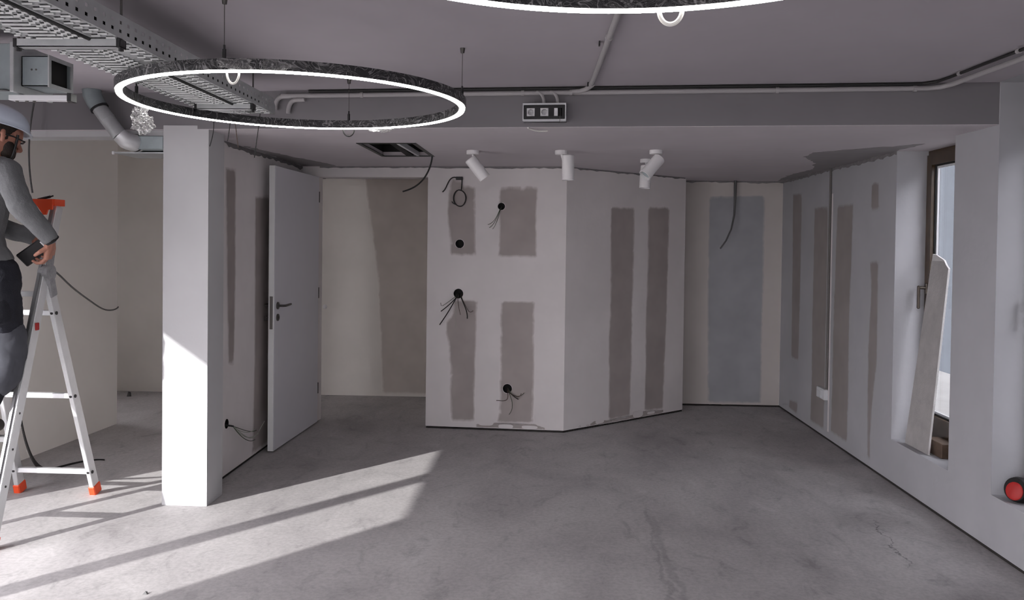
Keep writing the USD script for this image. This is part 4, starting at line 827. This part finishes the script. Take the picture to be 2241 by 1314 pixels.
def wrinkle(t, amp, scale, seed, squash=(1, 1, 1)):
    v = t.vertices.copy(); n = meshkit.fbm(v * A(squash) * scale, 3, seed); n = n - n.mean()
    t.vertices = v + t.vertex_normals * (n * amp)[:, None]; return t
shirt = hull_chain(grow(torso[1:], .014) + grow([(J['shR'], .058, J['elR'], .046), (J['elR'], .046, J['wrR'] - (J['wrR'] - J['elR']) * .06, .033), (J['shL'], .058, J['elL'], .046), (J['elL'], .046, J['wrL'], .033)], .011)
    + [(J['pel'] + (-.06, 0, .0), .122, J['waist'] + (-.05, 0, 0), .11), (J['pel'] + (.06, -.005, .0), .122, J['waist'] + (.045, 0, 0), .108), (J['pel'] + (-.05, 0, .03), .122, J['pel'] + (.06, 0, .03), .122)])
shirt = shirt - m3.Manifold.cube([1, 1, .6]).translate([-3.4, 3.5, 1.4 - .6 + .008])        # level hem
cuff = J['wrR'] + (J['wrR'] - J['elR']) * .05
shirt = wrinkle(soften(shirt, .012, 5), .018, 17, 3, (1, 1, .55))
wk.part('shirt', shirt, 'shirt', smooth=True)
wk.part('collar', xf(lathe([(.058, 0), (.066, -.002), (.063, .026), (.055, .027)], 32), trimesh.transformations.translation_matrix(J['neck'] + A([-.005, -.004, -.012]))), 'shirt')
tr = hull_chain(grow(legs, .022) + [(J['pel'] + (-.06, 0, -.01), .112, J['pel'] + (.06, 0, -.01), .112), (J['hipR'] + (0, 0, .03), .11, J['hipL'] + (0, 0, .03), .11)])
tr = tr - m3.Manifold.cube([1, 1, .6]).translate([-3.4, 3.5, .595 - .6])
tr = wrinkle(soften(tr, .013, 5), .022, 13, 9, (1, 1, 1.3))
wk.part('trousers', tr, 'trousers', smooth=True)
def band(bone, f, w, out, m_, name, lab=None):
    p, q = bone; c = p + (q - p) * f; d = (q - p) / np.linalg.norm(q - p); wk.part(name, tube([c - d * w / 2, c + d * w / 2], out, 24, caps=False), m_, label=lab)
def knee_panel(kn, hip, an, lab):
    pts = []
    c = hull_chain([(kn + A([.0, -.01, .10]), .097, kn + A([0, -.006, -.02]), .096), (kn + A([0, -.006, -.02]), .096, kn + A([-.018, -.02, -.13]), .088)])
    return wrinkle(soften(c, .014, 5), .02, 15, 4)
wk.part('leg_panel', knee_panel(J['knR'], J['hipR'], J['anR'], ''), 'trouser_panel', smooth=True, label='paler grey knee panel')
wk.part('thigh_pocket', wrinkle(soften(hull_chain([(J['hipR'] + A([.026, -.03, -.10]), (.07, .07, .03), J['hipR'] + A([.024, -.026, -.20]), (.072, .072, .03))]), .014, 4), .015, 15, 6), 'trousers', smooth=True)
wk.part('wristband', tube([J['wrR'] + (J['wrR'] - J['elR']) * -.01, J['wrR'] + (J['wrR'] - J['elR']) * .09], .039, 20), 'black_matt', label='black wristband')
for s in 'RL':
    a_ = J['an' + s]
    wk.part('boot', soften(hull_chain([(a_ + A([0, -.02, -.012]), .052, a_ + A([0, -.02, -.045]), .046), (a_ + A([0, -.03, -.048]), .044, a_ + A([0, .15, -.058]), .036)]) - m3.Manifold.cube([1, 1, .4]).translate([-3.4, 3.5, .515 - .4]), .012, 3), 'boot', smooth=True)
# hair under the helmet, beard line, helmet
hm = hull_chain([(H(-.03, 0, .03), .094, H(-.01, 0, .05), .092)]) - m3.Manifold.cube([1, 1, 1], True).rotate([0, 0, 0]).translate(list(map(float, H(.0, 0, -.60) + hd_ * .0)))
hair = soften(hm, .012, 2)
keep = hair.vertices
hair.vertices = keep; wk.part('hair', wrinkle(hair, .008, 60, 2), 'hair', smooth=True)
wk.part('beard', soften(hull_chain([(H(.045, .030, -.062), .040, H(.045, -.030, -.062), .040), (H(.03, .042, -.035), .034, H(.055, .026, -.075), .033), (H(.03, -.042, -.035), .034, H(.055, -.026, -.075), .033), (H(.072, 0, -.100), .024, H(.05, 0, -.09), .035)]), .012, 3), 'hair', smooth=True)
wk.part('glasses', cat(tube([H(.095, .055, .012), H(.03, .088, .012), H(-.02, .092, .008)], .004, 8), tube([H(.095, -.055, .012), H(.03, -.088, .012), H(-.02, -.092, .008)], .004, 8), tube([H(.098, .055, .012), H(.112, .0, .012), H(.098, -.055, .012)], .005, 8)), 'black_plastic')
wk.part('chin_strap', tube([H(.052, .078, .03), H(.06, .068, -.05), H(.062, .04, -.118), H(.062, 0, -.135), H(.062, -.04, -.118), H(.06, -.068, -.05), H(.052, -.078, .03)], .0065, 8, samples=24), 'black_plastic', label='black helmet strap')
# helmet: shell of revolution stretched front to back, with brim and peak
th = np.linspace(0, math.pi / 2, 14)
prof = [(.126 * math.sin(t), .108 * math.cos(t) ** .8) for t in th] + [(.132, -.004), (.132, -.010), (.120, -.008), (.110, .02)] 
hel = trimesh.creation.revolve(A([(max(a_, 0), b_) for a_, b_ in prof]), sections=56)
v = hel.vertices.copy(); fr_ = v[:, 0].copy(); v[:, 0] *= 1.09; v[:, 1] *= .96
pk_ = np.clip((fr_ - .06) / .08, 0, 1) * (v[:, 2] < .012); v[:, 0] += pk_ * .016; v[:, 2] -= pk_ * .008
ridge = np.exp(-(v[:, 1] / .022) ** 2) * np.clip(v[:, 2] / .06, 0, 1); v[:, 2] += ridge * .007
hel.vertices = v; hup = hu * .97 + hd_ * .0 + zz * .25; hup /= np.linalg.norm(hup); hfw = hd_ - hup * (hd_ @ hup); hfw /= np.linalg.norm(hfw)
hp_ = wk.part('helmet', xf(hel, frame(H(-.016, 0, .058), hfw, np.cross(hup, hfw), hup)), 'helmet_white', smooth=40, label='white safety helmet')
# phone in the worker's hands
ph = Thing('phone', 'black phone-like device held at waist height by the worker', 'device', loc=(-2.62, 4.17, 1.44))
pd = A([.78, .12, .60]); pd /= np.linalg.norm(pd); pn = A([.35, -.90, -.25]); pn -= pd * (pn @ pd); pn /= np.linalg.norm(pn); pf = frame((-2.622, 4.165, 1.452), pd, np.cross(pn, pd), pn)
ph.part('case', xf(bx(-.085, .085, -.040, .040, -.008, .008, .005), pf), 'black_plastic')
ph.part('label_strip', xf(bx(.050, .060, -.026, .026, .008, .0092), pf), 'frame_white')
